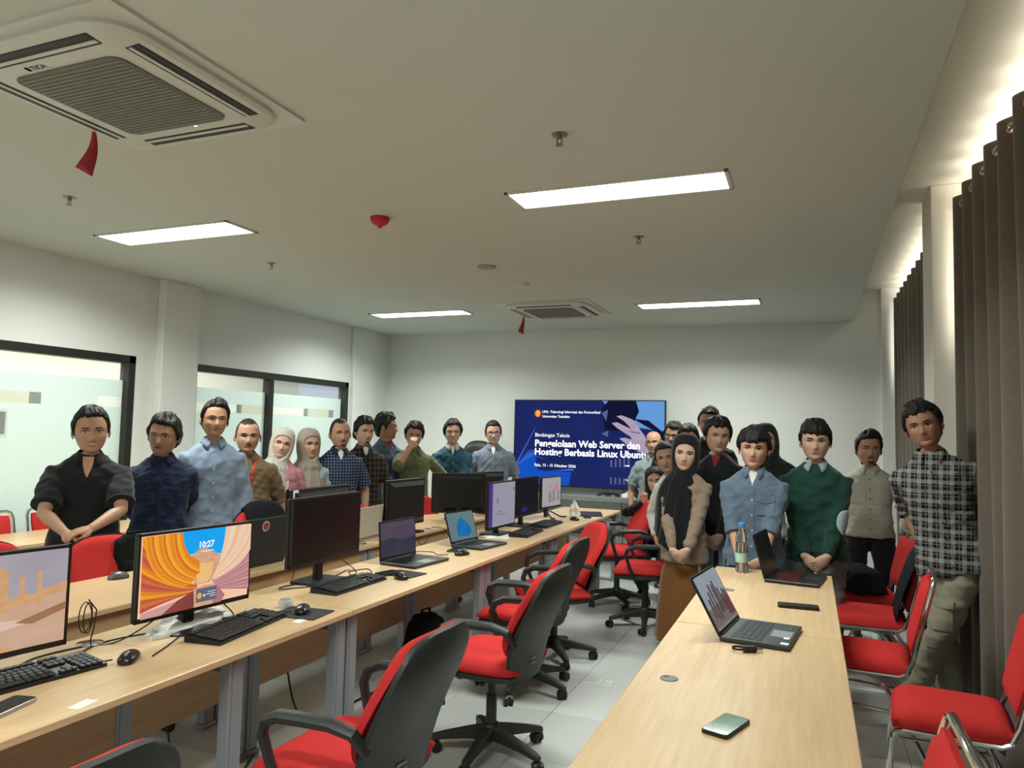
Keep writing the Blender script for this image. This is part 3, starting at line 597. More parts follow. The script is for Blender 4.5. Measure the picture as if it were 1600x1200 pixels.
# --- desert arch picture
ds = glow2('pic_dusk_sky', (.30, .26, .31), (.46, .42, .46), 4, (1, 1, 3), s=1.); dn = glow2('pic_sand', (.50, .30, .19), (.66, .45, .32), 6, (1, 1, 3), s=1.); dr = glow2('pic_sandstone', (.50, .24, .10), (.74, .45, .24), 20, (1, 1, 3), s=1.); dsh = glow2('pic_sand_shade', (.26, .12, .06), (.40, .20, .11), 14, s=1.); dpk = glow('pic_pink_sand', (.72, .50, .42), 1.)
def col_(u, w, v0, v1): return [(u, v0), (u + w, v0), (u + w * 1.1, v1), (u - w * .1, v1)]
arches = [(FULL, ds), ([(0, .62), (.45, .60), (.70, .52), (1, .36), (1, 1), (0, 1)], dn), (([(.36, .62), (.40, .62), (.42, .20), (.50, .13), (.58, .13), (.65, .20), (.66, .60), (.60, .60), (.59, .30), (.55, .25), (.50, .26), (.47, .32), (.46, .62)]), dr), (col_(.72, .025, .24, .55), dr), (col_(.82, .025, .22, .55), dr), ([(.34, .20), (.44, .14), (.50, .11), (.58, .11), (.66, .18), (.64, .24), (.44, .26)], dr), ([(.66, .46), (.74, .43), (.80, .45), (.88, .40), (1, .36), (1, .46), (.66, .56)], dr), ([(.40, .62), (.62, .68), (.85, .72), (.55, .80), (.38, .74)], dpk), ([(.70, .72), (1, .58), (1, .66), (.80, .76)], dsh), ([(.0, .60), (.36, .56), (.34, .76), (.50, .88), (.74, 1), (0, 1)], dr), ([(.28, .86), (.44, .80), (.60, 1), (.30, 1)], dsh)]
G_m = 'monitors of the front computer row'
monitor('monitor with orange canyon wallpaper and clock 10:27', -2.245, 2.275, (1, -.10), .53, .325, .832, canyon, 'disc', G_m)
monitor('monitor showing desert arches at the left edge of the picture', -2.31, 1.485, (1, -.15), .53, .325, .832, arches, 'disc', G_m)
monitor('largest switched-off black monitor on a square base', -2.37, 3.295, (1, .03), .62, .345, .862, None, 'plate', G_m, .045)
lav = glow2('pic_white_page', (.30, .285, .37), (.36, .345, .42), 3, s=.9); pur = glow('pic_purple_bar', (.07, .04, .22), 1.); ink = glow('pic_ink', (.10, .09, .14), 1.)
monitor('monitor showing a pale document page with a purple side bar', -2.28, 5.47, (1, -.05), .50, .365, .805, [(FULL, lav), ([(0, 0), (.14, 0), (.14, 1), (0, 1)], pur), ([(.30, .36), (.34, .36), (.34, .46), (.30, .46)], ink), ([(.26, .66), (.50, .66), (.50, .672), (.26, .672)], ink), ([(.26, .72), (.62, .72), (.62, .73), (.26, .73)], ink), ([(.92, .14), (.97, .14), (.97, .20), (.92, .20)], ink)], 'plate', G_m)
monitor('dark monitor with a faint violet glow between two lit screens', -2.30, 6.07, (1, -.02), .56, .335, .838, [(FULL, glow('pic_almost_black', (.012, .012, .016), 1.)), (ell(.42, .86, .13, .07), glow('pic_violet', (.035, .02, .12), 1.))], 'plate', G_m)
mp_ = glow2('pic_grey_pink', (.36, .33, .36), (.46, .43, .45), 5, s=.9); pg = glow2('pic_figures', (.08, .07, .09), (.42, .36, .40), 40, s=1.); prd = glow('pic_rose', (.55, .18, .24), 1.)
monitor('small lit monitor with grey pictures nearest the television', -2.32, 6.80, (1, -.12), .43, .30, .845, [(FULL, mp_), ([(.32, .60), (.42, .45), (.5, .6), (.52, .86), (.34, .88)], pg), ([(.55, .5), (.60, .34), (.68, .5), (.70, .84), (.56, .86)], pg), ([(.80, .55), (.86, .45), (.94, .6), (.92, .84), (.80, .82)], pg), (ell(.42, .30, .03, .05), pg), ([(.70, .22), (.80, .20), (.84, .48), (.72, .50)], prd)], 'legs', G_m)
G_b = 'monitors of the rear computer row seen from behind'
monitor('black monitor back with white stickers, seen above the switched-off monitor', -3.06, 4.12, (-1, -.02), .66, .345, .825, None, 'plate', G_b, .05, None, ((.06, .09, .055, .055, M_paper, None), (.30, .10, .15, .028, M_bez, 'UNTAD - 2020')))
monitor('black monitor back on a plate base right of the beige laptop', -3.02, 5.17, (-1, .06), .53, .365, .805, None, 'plate', G_b, .05, None, ((.62, .62, .03, .03, M_grey, None),))
monitor('black monitor back with one small white sticker, before the teal shirt', -3.02, 6.18, (-.60, .80), .50, .36, .815, None, 'plate', G_b, .05, None, ((.66, .22, .03, .045, M_paper, None), (.5, .62, .02, .05, M_grey, None)))
monitor('farthest black monitor back, before the grey shirt', -3.06, 6.86, (-.9, .35), .48, .33, .83, None, 'plate', G_b, .05)
# ---- laptops
def laptop(label, x, y, face, w, d, tilt, layers, lidcol=None, keycol=None, basecol=None, group=None, keys=True, screen_off=False, lid_mark=None, glowkeys=None, hgt=None):
    r = thing('laptop', label, 'laptop', (x, y, .75), facing(*face), group); basecol = basecol or M_dk; lidcol = lidcol or M_dk; h = hgt or d * .96
    obj('base', MB().box((0, 0, .0105), (w, d, .017), .003), basecol, r)
    kb = MB(); rows, cols = 5, 14
    for i in range(rows):
        for j in range(cols): kb.box((-w * .43 + w * .86 * (j + .5) / cols, d * .36 - d * .46 * (i + .5) / rows, .0198), (w * .86 / cols * .84, d * .46 / rows * .82, .002))
    ko = obj('keys', kb, keycol or M_bez, r); ko['kind'] = 'stuff'
    if glowkeys: obj('key_lighting', MB().box((-w * .08, d * .13, .0192), (w * .66, d * .44, .0004)), glowkeys, r)
    obj('touchpad', MB().box((0, -d * .30, .0193), (w * .30, d * .30, .0008)), M_grey if basecol is not M_bez else M_dk, r)
    H = Matrix.Translation((0, d / 2 - .004, .018)) @ Matrix.Rotation(-tilt, 4, 'X')
    obj('lid', MB().box((0, .004, h / 2), (w, .007, h), .003, M=H), lidcol, r)
    obj('hinge', MB().cyl((-w * .38, d / 2 - .004, .018), (w * .38, d / 2 - .004, .018), .006, n=10), M_bez, r)
    fr = MB(); fr.box((0, -.0005, h / 2), (w - .002, .003, h - .002), M=H); sc0 = obj('screen_surround', fr, M_bez, r)
    if layers:
        mb, ms = screen_mesh(w - .018, h - .028, layers, -.0026, .018); mb.v = [tuple(H @ Vector(p)) for p in mb.v]; obj('screen', mb, ms, r, ang=0)
    else: obj('screen', MB().box((0, -.0028, h / 2 + .004), (w - .018, .001, h - .028), M=H), M_scr_off, r)
    if lid_mark: lid_mark(r, H, w, h)
    return r
l1 = glow2('pic_mauve_sky', (.050, .045, .075), (.105, .075, .11), 5, (1, 1, 3), s=1.); l1b = glow2('pic_mauve_dark', (.022, .028, .046), (.055, .05, .075), 7, s=1.)
laptop('open laptop with a dim mauve sky on its screen', -2.25, 4.03, (1, -.10), .37, .26, math.radians(4), [(FULL, l1), ([(0, .5), (.3, .46), (.6, .56), (1, .5), (1, 1), (0, 1)], l1b)], group='open laptops on the front computer row', hgt=.235)
fb0 = glow2('pic_teal_grey', (.10, .17, .18), (.14, .22, .22), 3, s=1.); fb1 = glow2('pic_blue_bloom', (.005, .06, .22), (.02, .22, .55), 14, s=1.)
laptop('open laptop with a blue flower shape on a teal screen', -2.185, 4.84, (1, -.12), .36, .25, math.radians(17), [(FULL, fb0), ([(.28, .86), (.30, .5), (.40, .28), (.52, .18), (.62, .30), (.78, .52), (.82, .76), (.70, .90)], fb1)], group='open laptops on the front computer row', hgt=.225)
bs = glow2('pic_bluegrey_sky', (.20, .25, .29), (.33, .37, .40), 4, (1, 1, 2), s=1.); bw_ = glow2('pic_crowd', (.02, .02, .025), (.16, .12, .11), 40, (1, 1, .6), s=1.); br_ = glow('pic_floor', (.16, .13, .12), 1.)
crowd = [(FULL, bs), ([(0, .62), (1, .55), (1, 1), (0, 1)], br_)] + [([(u, v), (u + .035, v - .02), (u + .07, v), (u + .075, b), (u - .005, b)], bw_) for u, v, b in ((.14, .46, .80), (.24, .34, .86), (.35, .22, .88), (.47, .26, .80), (.55, .20, .78), (.64, .36, .80), (.72, .50, .82), (.80, .42, .86), (.88, .46, .84))] + [([(.70, .62), (.92, .56), (.96, .9), (.72, .92)], glow('pic_wine', (.14, .05, .05), 1.)), ([(0, .955), (1, .955), (1, 1), (0, 1)], glow('pic_taskbar', (.22, .20, .19), 1.))]
def stickers_on(r):
    for a, b, c, d in ((-.06, -.105, .03, .022), (-.145, -.11, .03, .03)): obj('sticker', MB().box((a, b, .0196), (c, d, .0006)), M_paper, r)
    vs, fs = text_mb('CORE i5', .014, .02); obj('lettering', MB().add([(p[0] + .09, p[2] - .10, .0197) for p in vs], fs), M_grey, r)
lp = laptop('open grey laptop showing a group photo, on the wooden table', -.185, 3.255, (1, -.12), .365, .262, math.radians(29), crowd, basecol=mat('gunmetal', (.045, .055, .060), .4, metal=.5), keycol=mat('key_grey', (.020, .024, .026), .5), group='laptops on the tables along the curtains', hgt=.25); stickers_on(lp)
laptop('black laptop with reddish lit keys beside the man in green', -.075, 4.62, (1, -.14), .37, .285, math.radians(15), None, basecol=M_bez, lidcol=M_bez, keycol=mat('key_red_black', (.05, .008, .008), .5), glowkeys=mat('red_key_glow', (.14, .012, .014), .5), group='laptops on the tables along the curtains', hgt=.25)
def round_sticker(r, H, w, h):
    s = obj('round_sticker', MB().lathe([(.030, 0), (.030, .0012)], 24, M=H @ Matrix.Translation((w * .02, .0078, h * .82)) @ Matrix.Rotation(-PI / 2, 4, 'X')), mat('sticker_ring', (.5, .46, .40), .4), r)
    obj('sticker_centre', MB().lathe([(.023, .0013), (.023, .0018)], 24, M=H @ Matrix.Translation((w * .02, .0078, h * .82)) @ Matrix.Rotation(-PI / 2, 4, 'X')), mat('sticker_red', (.28, .03, .02), .4), s)
laptop('black laptop lid seen from behind with a round red sticker', -3.09, 3.49, (-1, .0), .40, .25, math.radians(6), None, basecol=M_bez, lidcol=mat('matt_black_lid', (.018, .019, .020), .6), group='laptops of the rear row seen from behind', lid_mark=round_sticker, hgt=.265)
laptop('beige laptop lid seen from behind beside the black monitor', -3.15, 4.72, (-1, -.05), .34, .23, math.radians(5), None, basecol=M_grey, lidcol=mat('beige_lid', (.46, .42, .33), .45), group='laptops of the rear row seen from behind', hgt=.225)
laptop('khaki laptop lid seen edge-on by the far rear monitor', -3.18, 7.05, (-1, .5), .30, .21, math.radians(16), None, basecol=M_grey, lidcol=mat('khaki_lid', (.20, .19, .15), .5), group='laptops of the rear row seen from behind')
# ---- keyboards, mice and other things on the desks
def keyboard(label, x, y, face, group='black keyboards on the front computer row'):
    r = thing('keyboard', label, 'keyboard', (x, y, .75), facing(*face), group); w, d = .455, .155
    obj('case', MB().loft([[(a * w / 2, b * d / 2, z) for a, b in ((-1, -1), (1, -1), (1, 1), (-1, 1))] for z in (0.0,)] + [[(-w / 2, -d / 2, .012), (w / 2, -d / 2, .012), (w / 2, d / 2, .026), (-w / 2, d / 2, .026)]]), M_bez, r)
    k = MB(); T = Matrix.Translation((0, 0, .020)) @ Matrix.Rotation(math.atan2(.014, d), 4, 'X')
    for i in range(6):
        yy = d * .40 - i * .0235 - (.006 if i else 0); x0 = -.218; n = (13, 15, 15, 14, 13, 8)[i]
        ws = [.285 / n] * n if i < 5 else [.026, .022, .022, .125, .022, .022, .022, .024]
        for q in ws: k.box((x0 + q / 2, yy, .004), (q - .0035, .0195, .007), .0018, M=T); x0 += q
        for a, m in ((.078, 3), (.142, 4)):
            for j in range(m):
                if m == 3 and i in (3,): continue
                if m == 4 and i == 0: continue
                if m == 3 and i == 4 and j != 1: continue
                k.box((a + j * .0195 + .010, yy, .004), (.0165, .0195, .007), .0018, M=T)
    ko = obj('keys', k, mat('key_black', (.020, .021, .023), .5), r); ko['kind'] = 'stuff'; return r
keyboard('black keyboard before the orange canyon monitor', -2.125, 2.385, (1, .14)); keyboard('black keyboard before the desert arch monitor', -2.285, 1.615, (1, -.13)); keyboard('black keyboard before the switched-off monitor', -2.205, 3.275, (1, .0)); keyboard('black keyboard before the document page monitor', -2.115, 5.60, (1, .06)); keyboard('black keyboard before the faint violet monitor', -2.16, 6.22, (1, .0))
def mouse(label, x, y, face, col=None, group='black mice on the desks', z=.75):
    r = thing('computer_mouse', label, 'mouse', (x, y, z), facing(*face), group); rr = []
    for q, hw, h in ((-.052, .008, .012), (-.046, .022, .022), (-.03, .029, .031), (0, .0305, .038), (.028, .029, .034), (.046, .022, .022), (.053, .008, .010)):
        rr.append([(hw * math.cos(2 * PI * k / 14), q, max(.001, h * .42 + h * .58 * math.sin(2 * PI * k / 14))) for k in range(14)])
    b = obj('shell', MB().loft(rr), col or mat('mouse_black', (.012, .012, .013), .28), r, ang=60)
    obj('wheel', MB().cyl((-.004, -.030, .030), (.004, -.030, .030), .0075, n=12), M_grey, b); return r
mouse('black wired mouse between the canyon and desert monitors', -2.16, 1.90, (.6, -1)); mouse('large black mouse on the dark mat beside the canyon keyboard', -2.06, 2.70, (.5, -1), z=.754); mouse('black mouse right of the switched-off monitor keyboard', -2.07, 3.56, (.9, -.6)); mouse('black mouse before the blue flower laptop', -2.12, 4.42, (.5, 1)); mouse('far black mouse beyond the last keyboards', -2.06, 6.72, (1, -.6)); mouse('black and silver mouse alone on the rear table', -3.36, 2.86, (-.3, -1), mat('mouse_silver', (.10, .10, .11), .25)); mouse('dark mouse beside the beige laptop', -3.28, 5.02, (1, -.2), M_grey)
tag(obj('mouse_mat', MB().prism(rrect(.22, .18, .012), 0, .004), mat('mat_black', (.018, .019, .02), .75), loc=(-2.06, 2.70, .75), rz=.1), 'thin black mouse mat under the large mouse', 'mouse mat'); tag(obj('mouse_mat', MB().prism(rrect(.20, .17, .012), 0, .004), mat('mat_black', (.018, .019, .02), .75), loc=(-2.12, 3.68, .75), rz=-.1), 'dark mouse mat before the mauve laptop', 'mouse mat')
def slab(name, label, cat, x, y, rz, w, d, t, body, face, z=.75, camera=False):
    r = thing(name, label, cat, (x, y, z), rz); obj('body', MB().loft([[(a, b, zz) for a, b in rrect(w - o, d - o, .012)] for o, zz in ((.004, 0), (0, .0015), (0, t - .0015), (.003, t))]), body, r)
    obj('screen', MB().prism(rrect(w - .006, d - .006, .010), t, t + .0004), face, r); return r
slab('smartphone', 'smartphone with shiny green screen lying on the wooden table', 'phone', -.22, 2.195, -.32, .078, .162, .011, M_bez, mat('green_glass', (.10, .20, .14), .08, var=.5, vscale=18, spec=.7))
slab('smartphone', 'silver-edged phone lying at the lower left table corner', 'phone', -2.10, 1.44, .25, .076, .160, .012, mat('phone_silver', (.40, .40, .39), .3, metal=.8), M_scr_off)
slab('power_bank', 'slim black power bank lying across the wooden table', 'power bank', -.055, 3.865, PI / 2 + .06, .062, .185, .017, M_bez, mat('power_bank_top', (.02, .02, .022), .35))
slab('smartphone', 'dark phone lying on the mat before the mauve laptop', 'phone', -2.20, 3.63, -.2, .074, .15, .010, M_bez, M_scr_off, z=.754); slab('smartphone', 'brownish phone lying before the blue flower laptop', 'phone', -2.24, 4.56, .1, .074, .15, .010, mat('phone_brown', (.06, .045, .035), .4), M_scr_off); slab('smartphone', 'dark phone lying beside the tissue at the far table end', 'phone', -2.02, 7.02, .3, .074, .15, .010, M_bez, M_scr_off)
r = thing('usb_hub', 'small round grey white hub behind the large mouse', 'hub', (-2.20, 2.76, .75)); obj('body', MB().lathe([(.030, 0), (.032, .004), (.032, .030), (.030, .034)], 24), mat('pale_grey', (.55, .56, .55), .5), r); obj('lid', MB().lathe([(.027, .034), (.026, .036)], 24), M_grey, r)
for x, y, a, l in ((-1.945, 1.56, .2, 'white paper label stuck near the lower left table edge'), (-1.99, 2.60, .1, 'white paper label stuck beside the canyon keyboard')): tag(obj('paper_label', MB().box((0, 0, .0006), (.04, .075, .001)), M_paper, loc=(x, y, .75), rz=a), l, 'label', 'paper labels on the tables')
for k, (x, y, a, w, d, l) in enumerate(((-2.27, 5.36, .2, .21, .29, 'white paper sheet under the document monitor keyboard'), (-3.20, 6.55, .5, .21, .29, 'white papers lying behind the rear monitors'), (-2.10, 7.28, .3, .30, .38, 'dark folder lying at the far end of the table'))): tag(obj('paper_sheet' if k < 2 else 'folder', MB().box((0, 0, .002 if k < 2 else .006), (w, d, .003 if k < 2 else .012), .001), M_paper if k < 2 else M_dk, loc=(x, y, .75), rz=a), l, 'paper' if k < 2 else 'folder')
def crumple(name, label, cat, loc, sx, sy, sz, m, seed, n=14):
    v = []; 
    for i in range(n):
        th = PI / 2 * i / (n - 1)
        for j in range(22):
            a = 2 * PI * j / 22; k = 1 + .55 * noise.noise(Vector((math.cos(a) * 2, math.sin(a) * 2, seed + th * 2))); v.append((sx * math.cos(th) * math.cos(a) * k, sy * math.cos(th) * math.sin(a) * k, max(.001, sz * math.sin(th) * (1 + .5 * noise.noise(Vector((math.cos(a) * 3, seed, th * 3)))))))
    mb = MB(); mb.loft([v[i * 22:(i + 1) * 22] for i in range(n)]); return tag(obj(name, mb, m, loc=loc, ang=30), label, cat)
M_bag = mat('white_film_bag', (.70, .71, .67), .4, bump=.5, bscale=60)
crumple('plastic_bag', 'crumpled white plastic around the foot of the canyon monitor', 'plastic bag', (-2.33, 2.33, .75), .075, .20, .055, M_bag, 3.1); crumple('tissue', 'crumpled white tissue standing at the far table end', 'tissue', (-2.16, 7.05, .75), .05, .05, .13, M_bag, 8.2)
# water bottle
r = thing('water_bottle', 'clear plastic water bottle with blue cap on the wooden table', 'bottle', (-.385, 4.72, .75)); r.scale = (1.12, 1.12, 1.12); M_pet = mat('clear_plastic', (.95, .98, 1.), .06, trans=1., ior=1.25, spec=.5)
BS = 1.12; pf = [(.022, .001), (.030, .002), (.033, .010), (.033, .05)]
for k in range(9): pf += [(.0325 - .0015 * (k % 2), .055 + .014 * k)]
pf += [(.033, .185), (.030, .200), (.020, .222), (.0135, .234), (.0135, .246)]
obj('bottle_body', MB().lathe(pf, 28), M_pet, r); obj('cap', MB().lathe([(.0155, .244), (.0162, .246), (.0162, .262), (.0145, .265)], 24), mat('blue_cap', (.05, .26, .62), .35), r)
obj('label_band', MB().lathe([(.0336, .055), (.0336, .105)], 28, cap=False), mat('bottle_label', (.42, .58, .50), .5), r); obj('water', MB().lathe([(.029, .004), (.0305, .012), (.0305, .16)], 24), mat('water', (.92, .97, 1.), .02, trans=1., ior=1.33), r)
# charger with its small cable
r = thing('dongle', 'small black dongle with coiled lead beside the grey laptop', 'dongle', (-.215, 2.99, .75), .5); obj('body', MB().box((0, 0, .012), (.055, .028, .022), .006), M_bez, r); obj('plug', MB().box((.04, .0, .010), (.025, .014, .008), .002), M_chrome, r)
obj('lead', MB().tube([(-.03 + .028 * math.cos(a), .02 + .024 * math.sin(a), .006 + .004 * a / 6) for a in np.linspace(0, 11, 36)], .0022, 6), M_cable, r)
# small cable stand
r = thing('cable_stand', 'thin cable coil standing on a silver disc behind the wired mouse', 'cable', (-2.45, 1.98, .75)); obj('base', MB().lathe([(.045, 0), (.045, .006), (.02, .010)], 24), M_chrome, r); obj('stem', MB().tube([(0, 0, .008), (.004, .01, .06), (0, .02, .12), (-.02, .0, .16)], .0025, 6), M_cable, r)
obj('coil', MB().tube([(.012 * math.sin(a * .5), .022 * math.cos(a) - .02, .10 + .055 * math.sin(a)) for a in np.linspace(0, 19, 60)], .0022, 6), M_cable, r)
# ---- cables
def cable(label, pts, rad=.0028, m=None, group='thin black cables on the desks', cat='cable'):
    P = [Vector(p) for p in pts]; out = []
    for i in range(len(P) - 1):
        p0, p1, p2, p3 = P[max(i - 1, 0)], P[i], P[i + 1], P[min(i + 2, len(P) - 1)]
        for k in range(8):
            t = k / 8; out.append(.5 * ((2 * p1) + (p2 - p0) * t + (2 * p0 - 5 * p1 + 4 * p2 - p3) * t * t + (3 * p1 - p0 - 3 * p2 + p3) * t ** 3))
    out.append(P[-1]); return tag(obj('cable', MB().tube(out, rad, 6), m or M_cable), label, cat, group)
T = .7532
cable('black mouse lead curling over the table left of the canyon keyboard', [(-2.19, 1.86, .762), (-2.26, 1.80, T), (-2.36, 1.86, T), (-2.42, 2.02, T), (-2.36, 2.20, T), (-2.28, 2.24, T), (-2.20, 2.12, T), (-2.13, 1.97, T)])
cable('black lead running from the large mouse past the hub', [(-2.09, 2.66, .765), (-2.16, 2.66, T), (-2.24, 2.62, T), (-2.27, 2.52, T), (-2.32, 2.46, T), (-2.40, 2.50, T), (-2.48, 2.60, T)])
cable('looped black lead hanging under the canyon monitor', [(-2.27, 2.40, .86), (-2.22, 2.44, .80), (-2.20, 2.45, .758), (-2.24, 2.48, .756), (-2.28, 2.44, .757), (-2.24, 2.40, .756), (-2.25, 2.50, T), (-2.30, 2.62, T)])
cable('thin lead under the canyon monitor near corner', [(-2.27, 2.14, .85), (-2.31, 2.08, .80), (-2.38, 2.02, T), (-2.44, 1.93, T), (-2.46, 1.78, T), (-2.40, 1.66, T)])
cable('thin lead lying behind the switched-off monitor base', [(-2.33, 3.20, T), (-2.40, 3.10, T), (-2.44, 3.02, .757), (-2.48, 3.08, T), (-2.45, 3.24, T), (-2.42, 3.42, T), (-2.46, 3.60, T)])
cable('looping lead right of the switched-off monitor', [(-2.36, 3.42, .85), (-2.30, 3.46, .79), (-2.34, 3.50, T), (-2.42, 3.58, T), (-2.38, 3.70, T), (-2.30, 3.62, T), (-2.28, 3.52, T)])
cable('lead curling between the two open laptops', [(-2.36, 4.20, T), (-2.40, 4.30, .765), (-2.34, 4.42, T), (-2.26, 4.34, T), (-2.20, 4.38, T)])
cable('lead hanging over the rear table edge below the rear monitor', [(-2.95, 5.0, T), (-2.89, 5.05, T), (-2.852, 5.10, .73), (-2.848, 5.2, .66), (-2.852, 5.32, .70), (-2.88, 5.40, T), (-2.96, 5.46, T)])
cable('lead hanging over the rear table edge beyond the rear monitor', [(-2.95, 5.55, T), (-2.88, 5.58, T), (-2.850, 5.62, .72), (-2.848, 5.72, .64), (-2.852, 5.84, .71), (-2.90, 5.92, T)])
cable('lead beside the round-stickered laptop on the rear table', [(-3.02, 3.72, T), (-2.95, 3.76, .762), (-2.90, 3.70, T), (-2.856, 3.66, .73), (-2.848, 3.62, .66)])
cable('leads tangled under the rear monitor with stickers', [(-3.02, 4.3, T), (-2.96, 4.40, .765), (-2.92, 4.5, T), (-2.98, 4.56, T), (-3.06, 4.50, T)])
cable('lead by the document page monitor base', [(-2.30, 5.22, T), (-2.36, 5.16, .76), (-2.44, 5.14, T), (-2.40, 5.28, T), (-2.34, 5.34, T)])
FG = 'black power cables on the floor under the desks'
cable('black power cable running along the floor under the canyon desk', [(-2.62, 1.2, .006), (-2.40, 1.7, .006), (-2.30, 2.1, .006), (-2.38, 2.5, .006), (-2.30, 2.9, .006), (-2.42, 3.5, .006), (-2.36, 4.3, .006)], .005, None, FG)
cable('black cable drooping from the panel to the floor under the canyon desk', [(-2.44, 2.35, .33), (-2.42, 2.38, .15), (-2.40, 2.46, .02), (-2.34, 2.62, .006), (-2.46, 2.9, .006)], .004, None, FG); cable('thin black cable hanging left of the middle desk leg', [(-2.44, 1.98, .33), (-2.43, 2.02, .18), (-2.38, 2.0, .03), (-2.30, 1.90, .006), (-2.2, 1.7, .006)], .004, None, FG)
cable('black cable crossing under the switched-off monitor desk', [(-2.44, 3.1, .33), (-2.40, 3.15, .12), (-2.30, 3.3, .006), (-2.42, 3.7, .006), (-2.34, 4.0, .006), (-2.42, 4.35, .10), (-2.44, 4.4, .33)], .005, None, FG)
r = thing('power_adapter', 'black power adapter lying on the floor under the canyon desk', 'adapter', (-2.36, 2.56, .0), .5); obj('brick', MB().box((0, 0, .025), (.13, .07, .045), .008), M_bez, r); obj('socket', MB().box((.075, 0, .022), (.025, .03, .025), .004), M_bez, r); obj('lead', MB().tube([(-.065, 0, .02), (-.12, .02, .01), (-.2, -.03, .006), (-.3, .02, .006)], .004, 6), M_cable, r)
def bag(label, loc, rz, w, d, h, m, group=None, strap=True, name='backpack'):
    r = thing(name, label, 'bag', loc, rz, group); me = remesh(MB().loft([[(hw * math.copysign(abs(math.cos(a)) ** .7, math.cos(a)), hd * math.copysign(abs(math.sin(a)) ** .7, math.sin(a)), z) for a in np.linspace(0, 2 * PI, 25)[:-1]] for z, hw, hd in ((0, w * .42, d * .40), (h * .08, w * .5, d * .5), (h * .5, w * .48, d * .48), (h * .85, w * .42, d * .36), (h, w * .25, d * .2))]), .014, 3); wrinkle(me, .010, int(w * 1000), .12)
    obj('body', me, m, r, ang=70); obj('front_pocket', MB().pillow(lambda s, t: (s * w * .34, -d * .46, h * .33 + t * h * .22), lambda s, t: (0, -1, 0), 8, 8, lambda s, t: .004 + .03 * (1 - s ** 4) * (1 - t ** 4), lambda s, t: .02), m, r, ang=60)
    if strap: obj('strap', MB().tube([(-.04, 0, h * .94), (-.035, 0, h * 1.05), (.035, 0, h * 1.05), (.04, 0, h * .94)], .010, 8, flat=((0, 1, 0), .4)), m, r)
    obj('buckle', MB().box((.0, -d * .5 - .012, h * .52), (.02, .006, .016), .003), M_chrome, r); return r
M_blk = mat('black_fabric', (.008, .009, .010), .85, spec=.15, bump=.2, bscale=300)
bag('black backpack standing on the floor under the mauve laptop desk', (-2.16, 4.02, 0), facing(1, -.2), .32, .22, .46, M_blk)
bag('small black bag hanging on the red chair before the black polo', (-3.545, 3.10, .64), facing(1, -.3), .24, .10, .30, M_blk, name='shoulder_bag'); bag('dark navy bag lying on the chair seat beside the man in green', (.33, 5.92, .495), facing(-1, -.3), .40, .30, .17, mat('navy_bag', (.010, .014, .024), .85, spec=.2, bump=.2, bscale=200))
def jacket(label, pts, m, loc, rz):
    """a garment hung over a chair back: sheet over the top bar with sides falling on both faces"""
    r = thing('jacket', label, 'jacket', loc, rz); w, top, fr_, bk = pts; v = []; n = 14
    prof = [(-.052, top - fr_), (-.060, top - fr_ * .6), (-.050, top - .06), (-.018, top + .022), (.030, top + .026), (.066, top - .05), (.078, top - bk * .6), (.090, top - bk)]
    for i in range(n):
        s = -1 + 2 * i / (n - 1)
        for k, (y, z) in enumerate(prof): q = noise.noise(Vector((s * 2.4, k * .7, top))); v.append((s * w * (1 + .05 * q), y + .018 * q - (top - z) * .27, z - .05 * abs(s) ** 3 + .03 * q * (k in (0, 7))))
    c = obj('cloth', MB().grid(v, n, len(prof)), m, r, ang=80); s1 = c.modifiers.new('s', 'SUBSURF'); s1.levels = s1.render_levels = 2; sm = c.modifiers.new('t', 'SOLIDIFY'); sm.thickness = .008
    for sx in (-1, 1): obj('sleeve', MB().tube([(sx * w * .8, .05, top - .10), (sx * w * .85, .06, top - bk * .7), (sx * w * .80, .06, top - bk * 1.05)], [.045, .040, .034], 10), m, r, ang=60)
    return r
jacket('dark jacket draped over the red chair before the light blue shirt', (.155, 1.005, .42, .30), M_blk, (-3.70, 4.345, 0), facing(1, -.35))
jacket('black jacket hung over a chrome chair back beside the checked shirt', (.235, .915, .40, .55), M_blk, (.645, 5.285, 0), facing(-1, .05))
# ================================================================ television on its stand
r = thing('television', 'large wall-size television showing a dark blue training title slide', 'television', (-2.57, 8.85, 0)); TW, TH, TZ = 1.945, 1.09, .90
obj('housing', MB().box((0, .035, TZ + TH / 2), (TW, .05, TH), .006), M_bez, r)
bzl = MB()
for c, d in (((0, 0, TZ + TH - .006), (TW, .02, .012)), ((0, 0, TZ + .008), (TW, .02, .016)), ((-TW / 2 + .006, 0, TZ + TH / 2), (.012, .02, TH)), ((TW / 2 - .006, 0, TZ + TH / 2), (.012, .02, TH))): bzl.box(c, d)
obj('bezel', bzl, M_bez, r)
navy = glow2('tv_navy', (.008, .014, .085), (.016, .028, .15), 2.2, s=1.); blu = glow2('tv_swoosh', (.006, .05, .40), (.01, .12, .66), 60, (.25, 1, 1.2), .5, 1., True); blu2 = glow2('tv_ray', (.04, .16, .52), (.22, .48, .85), 50, (1, 1, .4), -.6, 1., True); lin = glow('tv_line', (.05, .16, .62), 1.); skn = glow2('tv_hand', (.34, .26, .42), (.52, .42, .52), 6, s=1.); skd = glow('tv_hand_shade', (.16, .12, .30), 1.); dkn = glow('tv_rack_dark', (.006, .008, .030), 1.); rk = glow('tv_rack_light', (.10, .12, .26), 1.); twt = glow('tv_text', (1., 1., 1.), 1.3); orr = glow('tv_logo_red', (.75, .09, .04), 1.); yel = glow('tv_logo_yellow', (.85, .55, .06), 1.)
